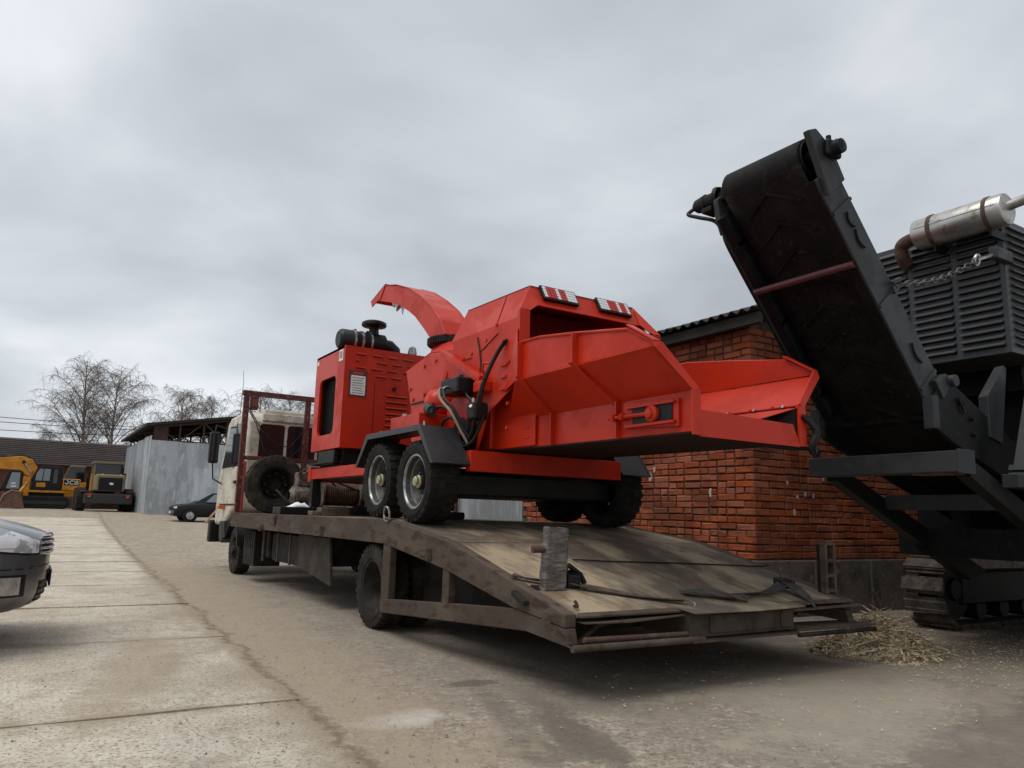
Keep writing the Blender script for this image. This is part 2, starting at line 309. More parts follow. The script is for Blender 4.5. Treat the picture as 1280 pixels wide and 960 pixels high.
def slab(a0, a1, b0, b1):
    P = []
    def edge(p, q, n):
        for i in range(n): P.append((p[0]+(q[0]-p[0])*i/n, p[1]+(q[1]-p[1])*i/n))
    edge((a0,b0),(a1,b0),15); edge((a1,b0),(a1,b1),7); edge((a1,b1),(a0,b1),15); edge((a0,b1),(a0,b0),7)
    c = ((a0+a1)/2,(b0+b1)/2); tx = rs.uniform(-.0012,.0012); ty = rs.uniform(-.002,.002); dz = rs.uniform(-.002,.002)
    top = []; low = []
    for a, b in P:
        a += rs.uniform(-.016,.016); b += rs.uniform(-.016,.016)
        w = O0+U*a+Vv*b; z = gz(w.y)+dz+tx*(a-c[0])+ty*(b-c[1])
        top.append((w.x,w.y,z)); low.append((w.x,w.y,z-.06))
    n = len(P); m = MB(); m.add(top+low, [tuple(range(n))]+[(i,n+i,n+(i+1)%n,(i+1)%n) for i in range(n)])
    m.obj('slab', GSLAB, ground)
for a0, a1 in ((-17.9,-12.03),(-11.97,-6.03),(-5.97,-.02)):
    for k in range(-2, 16):
        if k in range(7,9) and a0 > 0: pass
        slab(a0+(.0 if a0 < 0 else 0), a1, k*2.29+.012, (k+1)*2.29-.012)
CHIPH = mat('heaped_chips', (.48,.38,.24), .95, c2=(.17,.12,.075), s2=38, lo2=.45, hi2=.6, c3=(.62,.54,.40), s3=60, lo3=.56, hi3=.66, bump=.3)
# loose stones on the yard
def scatter(n, rng_, sz, flat=.6, wall=None):
    r = random.Random(n); m = MB()
    for i in range(n):
        x, y = rng_(r); s = sz(r); z = gz(y)+.001
        q = [V(r.uniform(.6,1)*s,0,0), V(0,r.uniform(.6,1)*s,0), V(-r.uniform(.6,1)*s,0,0), V(0,-r.uniform(.6,1)*s,0)]
        M = Matrix.Rotation(r.uniform(0,6.3),4,'Z'); o = V(x,y,z)
        m.add([o+M@v for v in q]+[o+V(r.uniform(-.3,.3)*s,r.uniform(-.3,.3)*s,s*flat*r.uniform(.6,1.2))], [(0,1,4),(1,2,4),(2,3,4),(3,0,4)])
    return m
def rg(r):
    y = 1.6+abs(r.gauss(0,5)); x = r.uniform(-1,6)*(.35+y*.11) if r.random() < .7 else 1.4+r.gauss(0,.25)+.05*(y-3)
    return x, y
tag(scatter(6000, rg, lambda r: min(.014,.0018+r.expovariate(480))).obj('gravel', STONE), 'small stones and grit scattered over the yard', 'gravel', kind='stuff')
def rc(r): return 5.6+abs(r.gauss(0,1.5))+r.uniform(-.6,.3), 3.45+r.gauss(0,.5)
m = MB(); r = random.Random(11)
for i in range(1500):
    x, y = rc(r)
    if r.random() < .12: x = r.uniform(2.8,6); y = r.uniform(2.2,4.4)
    if y > 5.4 or y < 1.6: continue
    L = r.uniform(.003,.012)*(2.2 if r.random() < .06 else 1); w = r.uniform(.0015,.004); a = r.uniform(0,6.3); d = V(math.cos(a),math.sin(a),r.uniform(-.1,.25)); s_ = V(-math.sin(a),math.cos(a),0)
    o = V(x,y,.006+abs(d.z)*L)
    m.add([o-d*L-s_*w, o+d*L-s_*w, o+d*L+s_*w, o-d*L+s_*w, o+V(0,0,.004)], [(0,1,4),(1,2,4),(2,3,4),(3,0,4),(3,2,1,0)])
tag(m.obj('wood_chips', CHIP), 'pale wood chips strewn on the ground near the brick wall', 'wood chips', kind='stuff')
# heap of chips and shredded branches
m = MB(); r = random.Random(5); hc = V(5.92,3.78,0)
def hz(dx_, dy_):
    rad = math.hypot(dx_/.52, dy_/.40); a = math.atan2(dy_, dx_); rad /= 1+.13*math.sin(3*a+1)+.08*math.sin(5*a)
    return .29*max(0,1-rad)**.9*(1+.35*noise.noise(V(dx_*7,dy_*7,2)))
G = 26
m.add([(hc.x+(i/G-.5)*1.5, hc.y+(j/G-.5)*1.2, hz((i/G-.5)*1.5,(j/G-.5)*1.2)-.006) for j in range(G+1) for i in range(G+1)], [(j*(G+1)+i,j*(G+1)+i+1,(j+1)*(G+1)+i+1,(j+1)*(G+1)+i) for j in range(G) for i in range(G) if max(hz(((i+a_)/G-.5)*1.5,((j+b_)/G-.5)*1.2) for a_ in (0,1) for b_ in (0,1)) > .004])
for i in range(2600):
    a = r.uniform(0,6.283); q = math.sqrt(r.random())*1.08; dx_ = q*.54*math.cos(a); dy_ = q*.42*math.sin(a); h_ = hz(dx_,dy_)
    if h_ < .004 and r.random() < .6: continue
    L = r.uniform(.006,.022); w = r.uniform(.003,.009)
    if i < 420: L = r.uniform(.04,.17); w = r.uniform(.004,.010)
    b = r.uniform(0,6.283); d = V(math.cos(b),math.sin(b),r.uniform(-.45,.45)).normalized(); s_ = d.cross(V(r.uniform(-.7,.7),r.uniform(-.7,.7),1)).normalized(); u = d.cross(s_)
    o = hc+V(dx_,dy_,h_+r.uniform(.0,.014)+(.02 if i < 420 else 0))
    if o.z-abs(d.z)*L < .004: o.z = .004+abs(d.z)*L
    m.add([o-d*L-s_*w,o+d*L-s_*w*.7,o+d*L+s_*w*.7,o-d*L+s_*w,o+u*w*.8-d*L*.6,o+u*w*.8+d*L*.6],[(0,1,5,4),(2,3,4,5),(1,2,5),(3,0,4),(3,2,1,0)])
tag(m.obj('wood_chip_heap', CHIPH), 'small heap of pale wood chips and split sticks on the ground', 'chip heap', kind='stuff')
# ------------------------------------------------------------------ brick building
BX, BY = 6.63, 5.59
bb = thing('brick_building', 'red brick building with grey concrete plinth and dark corrugated roof', 'building', (9.6,8,0))
MB().box(BX+.012,13.4,BY+.012,10.2,.45,3.22).obj('wall', MORT, bb)
gm = MB(); gm.prism([(BX+.03,BY+.015,3.18),(13.3,BY+.015,3.18),(10.0,BY+.015,4.35)],(0,4.5,0)); gm.obj('gable', MORT, bb)
pl = MB().box(BX-.035,13.5,BY-.035,10.25,-.05,.60).obj('plinth', CONC, bb, bevel=.015)
for x in (7.55,8.6,9.7,10.9): MB().box(x,x+.05,BY-.062,BY-.03,.0,.59).obj('plinth_rib', CONC, bb, bevel=.008)
def brick_mesh(L, seed):
    r = random.Random(seed); h = .0328; d = .06; c = .007
    # local: x length, y depth (front at -y), z height
    P = []
    for yy, k in ((d,0),(-.004,0),(-.012,c)):
        for sx, sz_ in ((-1,-1),(1,-1),(1,1),(-1,1)):
            j = .005 if k else .003
            P.append((sx*(L/2-k)+r.uniform(-j,j), yy+(r.uniform(-.004,.003) if k else 0), sz_*(h-k)+r.uniform(-j,j)))
    F = [(8,9,10,11)]
    for a in (0,4):
        for i in range(4): F.append((a+i,a+(i+1)%4,a+4+(i+1)%4,a+4+i))
    return P, F
PLSTR = mat('mortar_splash', (.42,.39,.35), .9, bump=.3)
BM = {}
for L in (.25,.12):
    for sd in range(4):
        P, F = brick_mesh(L-.006, sd+int(L*100)); b_ = MB().add(P,F).mesh('brick'); b_.materials.append(BRK); BM[(L,sd)] = (b_,P,F)
cand = []
r = random.Random(21)
def rows(wall, a_end):
    z = .645; k = 0
    while z < (3.17):
        a = .06 if k%2 else .125; first = .12 if k%2 else .25
        L = first
        a = L/2
        while a < a_end:
            cand.append((wall, a, z+r.uniform(-.005,.005)+.006*math.sin(a*2.1+k), L-.006, r.randrange(4)))
            L2 = .12 if (r.random() < .38 or (k%3 == 0 and r.random() < .5)) else .25
            a += L/2+L2/2+.011+r.uniform(-.002,.003); L = L2
        z += .0775; k += 1
rows('x', 4.55); rows('y', 6.6)
def bpose(c):
    w, a, z, L, sd = c
    j = r.uniform(-.004,.003)
    if w == 'x': return V(BX+.008+j, BY+.0+a, z), -math.pi/2
    return V(BX+a+.0, BY+.008+j, z), 0
def vis(c):
    w, a, z, L, sd = c
    if w == 'x': return (a < 2.4 and .6 < z < 1.95) or (a < 1.3 and 2.4 < z < 2.8)
    return a < 3.3 and .6 < z < 1.95
big = sorted([c for c in cand if vis(c)], key=lambda c: c[1]+(0 if c[3] > .2 else .5))
pick = [c for c in big if c[0] == 'x'][:150]+[c for c in big if c[0] == 'y'][:150]
ps = set(pick); rest = MB(); tint = []
for c in cand:
    p, rz = bpose(c); me, P, F = BM[(.25 if c[3] > .2 else .12,c[4])]
    if c in ps: link('brick', me, bb, p, rot=(0,0,rz))
    else:
        M = Matrix.Rotation(rz,4,'Z'); rest.add([p+M@Vector(q) for q in P], F); tint += [r.random()]*len(F)
ro = rest.obj('brickwork', BRKA, bb, kind='stuff')
at = ro.data.attributes.new('tint','FLOAT','FACE'); at.data.foreach_set('value', tint)
for w_, a, z, s_ in (('x',1.55,1.62,.05),('x',1.62,1.53,.06),('x',.62,1.32,.055),('y',.55,1.45,.03),('y',.72,1.30,.03),('y',.86,1.33,.035),('y',1.0,1.32,.03),('y',.66,1.12,.04),('y',1.2,1.52,.025)):
    q = MB(); rr_ = random.Random(int(z*100)); pts = [(s_*.45*math.cos(t_*.785)*rr_.uniform(.6,1.1), s_*math.sin(t_*.785)*rr_.uniform(.6,1.1)) for t_ in range(8)]
    q.prism([(BX-.012,BY+a+u_0,z+v_0) if w_ == 'x' else (BX+a+u_0,BY-.012,z+v_0) for u_0, v_0 in pts], (.02,0,0) if w_ == 'x' else (0,.02,0)); q.obj('mortar_splash', PLSTR, bb)
# corrugated roof (two slopes)
def corr(p0, along, down, n, amp, pitch_n, segs=6, t=.012):
    m = MB(); N_ = pitch_n*segs; al = Vector(along); dn = Vector(down); nr = al.cross(dn).normalized()
    if nr.z < 0 and abs(nr.z) > .01: nr = -nr
    V0 = []
    for i in range(N_+1):
        o = Vector(p0)+al*(i/N_)+nr*amp*math.sin(2*math.pi*i/segs)
        V0 += [o, o+dn, o+dn-nr*t, o-nr*t]
    F = []
    for i in range(N_):
        a, b = i*4, (i+1)*4
        F += [(a,b,b+1,a+1),(a+1,b+1,b+2,a+2),(a+3,a+2,b+2,b+3),(a,a+3,b+3,b)]
    return m.add(V0, F)
for k in range(4): corr((10.0,BY-.33+k*1.3,4.47+.004*k),(0,1.33,0),(-3.66,0,-1.19),1,.022,9).obj('roof_sheet', ROOFD, bb, smooth=50)
for k in range(4): corr((10.0,BY-.33+k*1.3,4.47+.004*k),(0,1.33,0),(3.66,0,-1.19),1,.022,9).obj('roof_sheet', ROOFD, bb, smooth=50)
MB().box(6.42,6.50,BY-.3,10.3,3.13,3.25).obj('eaves_board', ROOFD, bb)
MB().tube([(10,BY-.34,4.48),(10,10.3,4.49)],.06,8).obj('ridge', ROOFD, bb, smooth=40)
# grey corrugated fence beyond the brick building
fe = thing('corrugated_fence', 'pale grey corrugated metal fence seen between the chipper wheels', 'fence', (7.0,13,0))
for k in range(6): corr((7.0+.006*(k%2),10.35+k*1.1,.12),(0,1.12,0),(0,0,2.1),1,.018,11).obj('fence_sheet', GALV, fe, smooth=50)
for k in range(3): MB().cyl((7.06,10.4+k*2.6,0),(7.06,10.4+k*2.6,2.25),.04,10).obj('fence_post', PIPE, fe)
fp = MB().cyl((6.9,12.95,0),(6.9,12.95,2.4),.055,12).obj('iron_post', PIPE); tag(fp, 'rusty brown iron post beside the grey corrugated fence', 'post')
# ------------------------------------------------------------------ grey sheet-metal shed
sx0, sy0 = 5.35, 45.6
sh = thing('metal_shed', 'tall grey sheet metal shed with open roof trusses behind the truck', 'shed', (11,50,gz(48)))
r = random.Random(4)
for k in range(12):
    x = sx0+k*.77; h1 = 4.62-.012*k+r.uniform(-.02,.02); zs = gz(46)-.05
    cut = zs+r.uniform(1.2,3.0)
    for a, b in ((zs,cut),(cut+.004,h1)):
        q = corr((x,sy0+.008*(k%2)+(.01 if a > zs else 0),a),(.775,0,0),(0,0,b-a),1,.0045,6,4); q.obj('wall_sheet', GALV, sh, smooth=50)
for k in range(12):
    y = sy0+.03+k*1.05; corr((sx0-.01*(k%2),y,gz(50)-.12),(0,1.06,0),(0,0,5.05-.7+.03*(k%3)),1,.0045,7,4).obj('wall_sheet', GALV, sh, smooth=50)
def shz(x): return 5.36+(x-5.1)*.17
m = MB(); m.prism([(4.95,sy0-.45,shz(4.95)),(13.2,sy0-.45,shz(13.2)),(13.2,sy0-.45,shz(13.2)+.14),(4.95,sy0-.45,shz(4.95)+.14)],(0,13.6,0)); m.obj('roof', ROOFD, sh)
for k in range(4):
    y = sy0+.1+k*4
    t_ = MB(); t_.bar((5.4,y,4.6),(13,y,4.6),.1,.12); t_.bar((5.4,y,5.33),(13,y,shz(13)-.05),.1,.12)
    for i in range(6):
        x = 5.5+i*1.25; t_.bar((x,y,4.6),(x,y,shz(x)-.05),.08,.08); t_.bar((x,y,4.62 if i%2 else shz(x)-.08),(x+1.25,y,shz(x+1.25)-.08 if i%2 else 4.62),.06,.06)
    t_.obj('roof_truss', TRUSS, sh)
MB().box(5.42,6.15,sy0+.1,sy0+.2,4.62,5.4).obj('gable_board', TRUSS, sh)
MB().box(13.1,13.3,sy0+.2,sy0+13,.5,6.7).obj('end_wall', TRUSS, sh)
MB().box(5.45,13.0,sy0+12.6,sy0+12.7,.5,4.5).obj('back_wall', TRUSS, sh)
# ------------------------------------------------------------------ long brown building
lb = thing('long_building', 'long low building with dark brown ribbed metal roof in the background', 'building', (-6,70,gz(66)))
MB().box(-40,10,66.6,76,.4,4.3).obj('wall', BRKD, lb)
for k in range(14):
    x = -39+k*3.55; MB().box(x,x+1.5,66.52,66.62,1.6,3.1).obj('window', GLASS, lb)
for k in range(13):
    z = 3.86+k*.15; y = 65.9+k*.185
    MB().prism([(-41,y,z-.05),(-41,y-.10,z-.02),(-41,y-.10,z+.03),(-41,y+.185,z+.155),(-41,y+.2,z+.13)],(51,0,0)).obj('roof_panel', BROWN, lb)
MB().prism([(-41,68.3,5.75),(-41,68.45,5.85),(-41,77,3.9),(-41,76.8,3.7)],(51,0,0)).obj('roof_back', BROWN, lb)
# ------------------------------------------------------------------ overhead wires
for i, (z0, z1, y) in enumerate(((6.55,6.6,60),(6.27,6.52,60.4),(5.77,6.15,60.8))):
    pts = []
    for k in range(25):
        t_ = k/24; x = -30+t_*62; z = z0-(x+2)*-.0+ (z1-z0)*(x+2.2)/8.4*.6 + .0022*((x-2)**2) - .0022*17
        pts.append((x,y,z))
    w = MB().tube(pts, .022, 5).obj('overhead_wire', PLAST, smooth=60)
    tag(w, ('top','middle','lowest')[i]+' of three dark wires strung across the left sky', 'wire', 'overhead wires')
# ------------------------------------------------------------------ bare birches
def birch(seed, H, spread=1.0, lean=0.0):
    r = random.Random(seed); T_ = MB(); C_ = MB()
    tp = []; n = 14
    for i in range(n+1):
        t_ = i/n; tp.append(V(lean*t_*H+.25*math.sin(t_*4+seed)*t_, .2*math.sin(t_*5+seed*2)*t_, H*t_))
    T_.tube(tp, [.19*(H/15)*(1-i/n)**.8+.02 for i in range(n+1)], 8)
    def at_(t_):
        f_ = t_*n; i = min(int(f_), n-1); return tp[i].lerp(tp[i+1], f_-i)
    def limb(o, d, L, rad, droop, segs):
        P = [o]; dd = d.copy()
        for k in range(segs):
            dd = (dd+V(r.gauss(0,.1),r.gauss(0,.1),r.gauss(0,.06)-droop*(k+1)/segs)).normalized(); P.append(P[-1]+dd*L/segs)
        return P, dd
    for i in range(34):
        t_ = .25+.70*(i/34)**.95+r.uniform(-.01,.01); az = i*2.4+r.uniform(-.4,.4); up = r.uniform(1.0,2.0)
        L = H*.52*spread*(1-t_)**.62*r.uniform(.75,1.15)+.6
        P, _ = limb(at_(t_), V(math.cos(az),math.sin(az),up).normalized(), L, 0, .16, 7); r0 = .06*(1-t_)*H/15+.016
        C_.tube(P, [r0*(1-k/8)+.008 for k in range(8)], 5, cap=False)
        for j in range(max(5,int(L*3.6))):
            f_ = r.uniform(.18,1)*6.99; k = int(f_); o = P[k].lerp(P[k+1], f_-k); a2 = r.uniform(0,6.283)
            d0 = ((P[k+1]-P[k]).normalized()+V(math.cos(a2),math.sin(a2),r.uniform(-.2,.5))*.9).normalized()
            L2 = r.uniform(.5,1.4)*(.6+L/6); P2, _ = limb(o, d0, L2, 0, .34, 5)
            C_.tube(P2, [.017-.002*q for q in range(6)], 3, cap=False)
            for q in range(6):
                f2 = r.uniform(.25,1)*4.99; k2 = int(f2); o2 = P2[k2].lerp(P2[k2+1], f2-k2); a3 = r.uniform(0,6.283)
                P3, _ = limb(o2, V(math.cos(a3)*.7,math.sin(a3)*.7,r.uniform(-.5,.3)).normalized(), r.uniform(.5,1.2), 0, .8, 3)
                C_.tube(P3, [.009,.008,.0065,.005], 3, cap=False)
    return T_.mesh('trunk'), C_.mesh('crown')
TM = []
for sd, H_, sp, ln in ((1,15.2,1.0,-.02),(2,14.3,1.05,.03),(3,12.8,.95,.0)):
    a, b = birch(sd, H_, sp, ln); a.materials.append(BARK); b.materials.append(TWIG); a.shade_smooth(); TM.append((a,b))
TL = ['tallest bare birch standing behind the brown roof','bare birch leaning right beside the tallest birch','short bare birch at the left end of the birch pair',
      'bare birch rising behind the grey shed roof, left one','bare birch rising behind the grey shed roof, right one','bare birch behind the truck headboard frame, left one','bare birch behind the truck headboard frame, right one']
for lab, (x, y, k, s_, rz) in zip(TL, ((3.9,85,0,.95,0),(6.3,86,1,.98,.4),(1.0,90,2,.60,1.1),(12.9,88,2,1.02,2.0),(16.6,90,1,.88,3.0),(20.9,86,2,1.05,4.0),(24.9,88,0,.90,5.2))):
    q = thing('birch_tree', lab, 'tree', (x,y,.7), 'bare birches in the background')
    for nm, me in zip(('trunk','crown'), TM[k]):
        o = link(nm, me, q, (x,y,.7)); o.scale = (s_,)*3; o.rotation_euler = (0,0,rz)
# ------------------------------------------------------------------ wheels
def tyre(R, w, rr, lugs=24, lh=.013, n=48, blocks=True):
    m = MB(); h = w/2; s = R-rr
    P = [(-h*.72,rr),(-h*.92,rr+s*.12),(-h,rr+s*.45),(-h*.97,rr+s*.72),(-h*.86,R-lh*1.3),(-h*.7,R-lh),(0,R-lh*.8),(h*.7,R-lh),(h*.86,R-lh*1.3),(h*.97,rr+s*.72),(h,rr+s*.45),(h*.92,rr+s*.12),(h*.72,rr),(0,rr-.004)]
    m.lathe(P, (0,0,0), (1,0,0), n, close=True)
    # raised bead line on both walls
    for sg in (-1,1): m.lathe([(sg*h*.985,rr+s*.52),(sg*(h*.985+.004),rr+s*.54),(sg*h*.975,rr+s*.57)], (0,0,0), (1,0,0), n)
    if blocks:
        for i in range(lugs):
            for sd in (-1,1):
                a = 2*math.pi*(i+(.5 if sd > 0 else 0))/lugs; c, q = math.cos(a), math.sin(a); tn = V(0,-q,c); rd = V(0,c,q); wd = math.pi*R/lugs*.56
                for x0, x1, r1, r0 in ((.03*h,.62*h,R,R-lh*1.6),(.62*h,.95*h,R-.004,R-s*.3)):
                    x0 *= sd; x1 *= sd; sk = .25*wd
                    A = [V(x0,0,0)+rd*r0-tn*wd, V(x1,0,0)+rd*r0-tn*(wd-sk), V(x1,0,0)+rd*r0+tn*(wd+sk), V(x0,0,0)+rd*r0+tn*wd]
                    B = [V(x0,0,0)+rd*r1-tn*wd*.9, V(x1,0,0)+rd*(r1-(.008 if abs(x1) > .7*h else 0))-tn*(wd-sk)*.9, V(x1,0,0)+rd*(r1-(.008 if abs(x1) > .7*h else 0))+tn*(wd+sk)*.9, V(x0,0,0)+rd*r1+tn*wd*.9]
                    m.add(A+B, [(3,2,1,0),(4,5,6,7),(0,1,5,4),(1,2,6,5),(2,3,7,6),(3,0,4,7)])
    return m
TYC = {}
RIMD = mat('dark_rim', (.05,.05,.05), .5, .4, c2=(.08,.078,.074), s2=9)
def wheel(parent, c, out, R, w, rr, style='trailer', tm=None, rm=None, lugs=24, name='wheel'):
    key = (R,w,rr,lugs,tm.name)
    if key not in TYC:
        me = tyre(R,w,rr,lugs).mesh('tyre'); me.materials.append(tm); me.shade_smooth(); me.set_sharp_from_angle(angle=math.radians(38)); TYC[key] = me
    o = link(name, TYC[key], parent, c, rot=(random.uniform(0,6),0,0))
    c = Vector(c); h = w/2; S_ = out
    WL[o] = Vector((0,0,0)); o2 = o
    def sub(mb_, nm, mt):
        me = mb_.mesh(nm); me.materials.append(mt); me.shade_smooth(); me.set_sharp_from_angle(angle=math.radians(30))
        q = bpy.data.objects.new(nm, me); COL.objects.link(q); q.parent = o; WL[q] = Vector((0,0,0)); return q
    m = MB()
    if style == 'trailer':
        m.lathe([(S_*h*.80,rr+.012),(S_*h*.85,rr+.014),(S_*h*.85,rr-.004),(S_*h*.74,rr-.010)],(0,0,0),(1,0,0),40).lathe([(S_*h*.45,rr-.020),(S_*h*.47,rr-.032),(S_*h*.40,rr-.034)],(0,0,0),(1,0,0),40)
        sub(m,'rim',rm)
        m = MB().lathe([(S_*h*.74,rr-.010),(S_*h*.45,rr-.019),(S_*h*.40,rr-.034),(-S_*h*.1,rr-.07)],(0,0,0),(1,0,0),40); sub(m,'rim_barrel',RIMD)
        m = MB().lathe([(-S_*h*.1,rr-.07),(-S_*h*.12,rr*.62),(S_*h*.02,rr*.55),(S_*h*.02,.03)],(0,0,0),(1,0,0),40); q = sub(m,'wheel_disc',BLK)
        m = MB().lathe([(-S_*h*.1,.072),(S_*h*.45,.07),(S_*h*.5,.066)],(0,0,0),(1,0,0),24); sub(m,'hub',BLK)
        m = MB().lathe([(S_*h*.5,.0),(S_*h*.5,.055),(S_*h*.62,.056),(S_*h*.66,.045),(S_*h*.82,.042),(S_*h*.86,.034),(S_*h*.86,0)],(0,0,0),(1,0,0),24); sub(m,'hub_cap',BRASS)
        m = MB()
        for k in range(6):
            a = k*math.pi/3+.3; y, z = rr*.56*math.cos(a), rr*.56*math.sin(a); m.cyl((-S_*h*.08,y,z),(S_*h*.2,y,z),.013,6)
        sub(m,'wheel_nuts',STEEL)
    elif style == 'front':
        m.lathe([(S_*h*.80,rr+.01),(S_*h*.86,rr+.012),(S_*h*.84,rr-.012),(S_*h*.4,rr-.03),(S_*h*.45,rr*.72),(S_*h*.75,rr*.62),(S_*h*.8,.03)],(0,0,0),(1,0,0),40); sub(m,'rim',rm)
        m = MB().lathe([(S_*h*.6,.075),(S_*h*1.15,.07),(S_*h*1.25,.055),(S_*h*1.25,.0)],(0,0,0),(1,0,0),20)
        for k in range(8):
            a = k*math.pi/4; y, z = rr*.5*math.cos(a), rr*.5*math.sin(a); m.cyl((S_*h*.7,y,z),(S_*h*1.05,y,z),.016,6)
        sub(m,'hub',rm)
    else:
        m.lathe([(S_*h*.80,rr+.01),(S_*h*.86,rr+.012),(S_*h*.84,rr-.01),(S_*h*.3,rr-.03),(-S_*h*.7,rr-.045),(-S_*h*.85,rr*.6),(-S_*h*.75,.03)],(0,0,0),(1,0,0),40); sub(m,'rim',rm)
        m = MB().lathe([(-S_*h*.8,.1),(-S_*h*.2,.095),(-S_*h*.1,.06),(-S_*h*.1,0)],(0,0,0),(1,0,0),20)
        for k in range(8):
            a = k*math.pi/4; y, z = rr*.66*math.cos(a), rr*.66*math.sin(a); m.cyl((-S_*h*.9,y,z),(-S_*h*.55,y,z),.016,6)
        sub(m,'hub',rm)
    return o
# ------------------------------------------------------------------ flatbed tow truck
DZ = .945
PANEL = mat('dusty_dark_panel', (.035,.028,.022), .8, c2=(.055,.045,.036), s2=4, bump=.2, spec=.2)
def deckz(y):
    P = [(3.55,.462),(4.97,.803),(6.12,DZ),(20,DZ)]
    for (a,p),(b,q) in zip(P,P[1:]):
        if y <= b: return p+(q-p)*(y-a)/(b-a)
tr = thing('flatbed_truck', 'dusty brown flatbed tow truck with pale cab and sloping tail deck', 'truck', (3.93,9,0))
def rail(x0, x1):
    return MB().yz([(12.1,.945),(6.12,.945),(4.97,.803),(3.56,.462),(3.56,.388),(4.11,.44),(5.04,.604),(6.18,.738),(12.1,.738)], x0, x1)
rl = rail(2.62,2.70).obj('side_rail', RAIL, tr, bevel=.006); rail(5.17,5.25).obj('side_rail', RAIL, tr, bevel=.006)
def dstrip(x0, x1, y0, y1, t=.02, dz=-.004):
    ys = sorted({y0,y1}|{y for y in (4.97,6.12) if y0 < y < y1}); m = MB()
    top = [(y,deckz(y)+dz) for y in ys]; return m.yz(top+[(y,z-t) for y,z in reversed(top)], x0, x1)
for k, (a, b) in enumerate(((2.702,3.905),(3.911,5.168))):
    dstrip(a,b,3.56,4.966).obj('deck_plate', DECK, tr); dstrip(a,b,4.974,7.6,dz=-.002).obj('deck_plate', DECK, tr); dstrip(a,b,7.606,9.9).obj('deck_plate', DECK, tr); dstrip(a,b,9.906,12.05).obj('deck_plate', DECK, tr)
for x0, x1 in ((2.625,2.695),(5.175,5.245)):
    MB().yz([(6.22,.277),(6.22,.165),(3.9,.322),(3.53,.30),(3.555,.384),(4.11,.436)],x0,x1).obj('lower_beam', RAIL, tr, bevel=.005)
    MB().box(x0+.004,x1-.004,6.06,6.215,.275,.74).obj('post', RAIL, tr, bevel=.005)
    MB().box(x0+.004,x1-.004,4.985,5.09,.262,.612).obj('post', RAIL, tr, bevel=.005)
    g = x0-.012 if x0 < 3 else x1+.002
    MB().yz([(3.96,.325),(3.75,.425),(3.50,.292)],g,g+.01).obj('gusset', RAIL, tr)
for x in (3.5,4.36): MB().yz([(13.6,.74),(13.6,.55),(5.2,.50),(4.3,.46),(4.3,.56),(5.0,.70),(6.1,.80),(6.3,.88),(12.2,.88),(12.3,.74)],x-.05,x+.05).obj('chassis_rail', DARKST, tr)
for y in (4.4,5.2,6.2,7.2,8.2,9.2,10.2,11.2,12): MB().box(2.705,5.165,y-.04,y+.04,deckz(y)-.14,deckz(y)-.03).obj('crossmember', DARKST, tr)
MB().cyl((3.0,6.5,.37),(4.85,6.5,.37),.09,14).lathe([(-.2,.09),(-.12,.19),(.12,.19),(.2,.09)],(3.93,6.5,.38),(1,0,0),16).obj('rear_axle', DARKST, tr, smooth=35)
MB().cyl((3.0,12.6,.36),(4.85,12.6,.36),.06,12).obj('front_axle', DARKST, tr, smooth=35)
MB().cyl((3.93,6.7,.42),(3.93,12.4,.55),.05,12).obj('drive_shaft', DARKST, tr, smooth=35)
for x in (2.755,5.115):
    sg = -1 if x < 3.9 else 1
    wheel(tr,(x,6.5,.365),sg,.368,.225,.215,'rear',RUBD,RUBD,32)
    wheel(tr,(x-sg*.27,6.5,.365),sg,.368,.225,.215,'rear',RUBD,RUBD,32)
    wheel(tr,(x-sg*.17,12.64,.365),sg,.368,.215,.215,'front',RUBD,RUBD,32)
MB().prism([(2.735,9.0,.72),(2.735,7.9,.72),(2.735,7.81,.232),(2.735,8.98,.366)],(.03,0,0)).obj('side_panel', PANEL, tr, bevel=.004)
MB().box(2.8,3.35,7.95,8.9,.42,.72).obj('tool_box', DARKST, tr, bevel=.01)
tk = MB().prism([(2.80,y,z) for y,z in rrect(9.15,10.35,.345,.70,.07)],(.5,0,0)).obj('fuel_tank', DARKST, tr, bevel=.012, smooth=40)
for y in (9.5,10.05): MB().prism([(2.79,yy,z) for yy,z in rrect(y,y+.05,.335,.71,.01)],(.02,0,0)).obj('tank_band', RAIL, tk)
MB().box(2.78,3.2,10.45,10.75,.36,.72).obj('air_tank', DARKST, tr, bevel=.03); MB().cyl((2.76,10.62,.32),(2.76,10.62,.73),.022,8).obj('bracket_tube', RAIL, tr)
mg = MB().box(2.73,3.1,11.0,11.62,.22,.70).obj('battery_box', DARKST, tr, bevel=.01)
for k in range(5): MB().box(2.722,2.73,11.1+k*.1,11.15+k*.1,.46,.68).obj('rib', DARKST, mg)
# tail end
MB().prism([(2.71,3.53,.452),(5.24,3.53,.452),(5.24,3.58,.466),(2.71,3.58,.466)],(0,0,-.012)).obj('deck_edge', RAIL, tr, bevel=.002)
MB().prism([(2.72,3.50,.418),(3.05,3.49,.412),(3.49,3.50,.430),(3.49,3.62,.43),(3.05,3.62,.414),(2.72,3.62,.42)],(0,0,-.006)).obj('bent_lip', RAIL, tr)
MB().prism([(4.50,3.49,.415),(4.9,3.48,.422),(5.30,3.47,.428),(5.30,3.62,.43),(4.5,3.62,.42)],(0,0,-.007)).obj('bent_lip', RAIL, tr)
tp_ = MB().box(3.50,4.47,3.462,3.92,.296,.446).obj('tail_box', PANEL, tr, bevel=.006)
MB().xz(rrect(3.66,4.28,.318,.428,.012),3.452,3.463).obj('tail_panel', PANEL, tp_, bevel=.003); MB().xz(rrect(4.33,4.44,.318,.428,.02),3.452,3.463).obj('tail_panel', PANEL, tp_, bevel=.003)
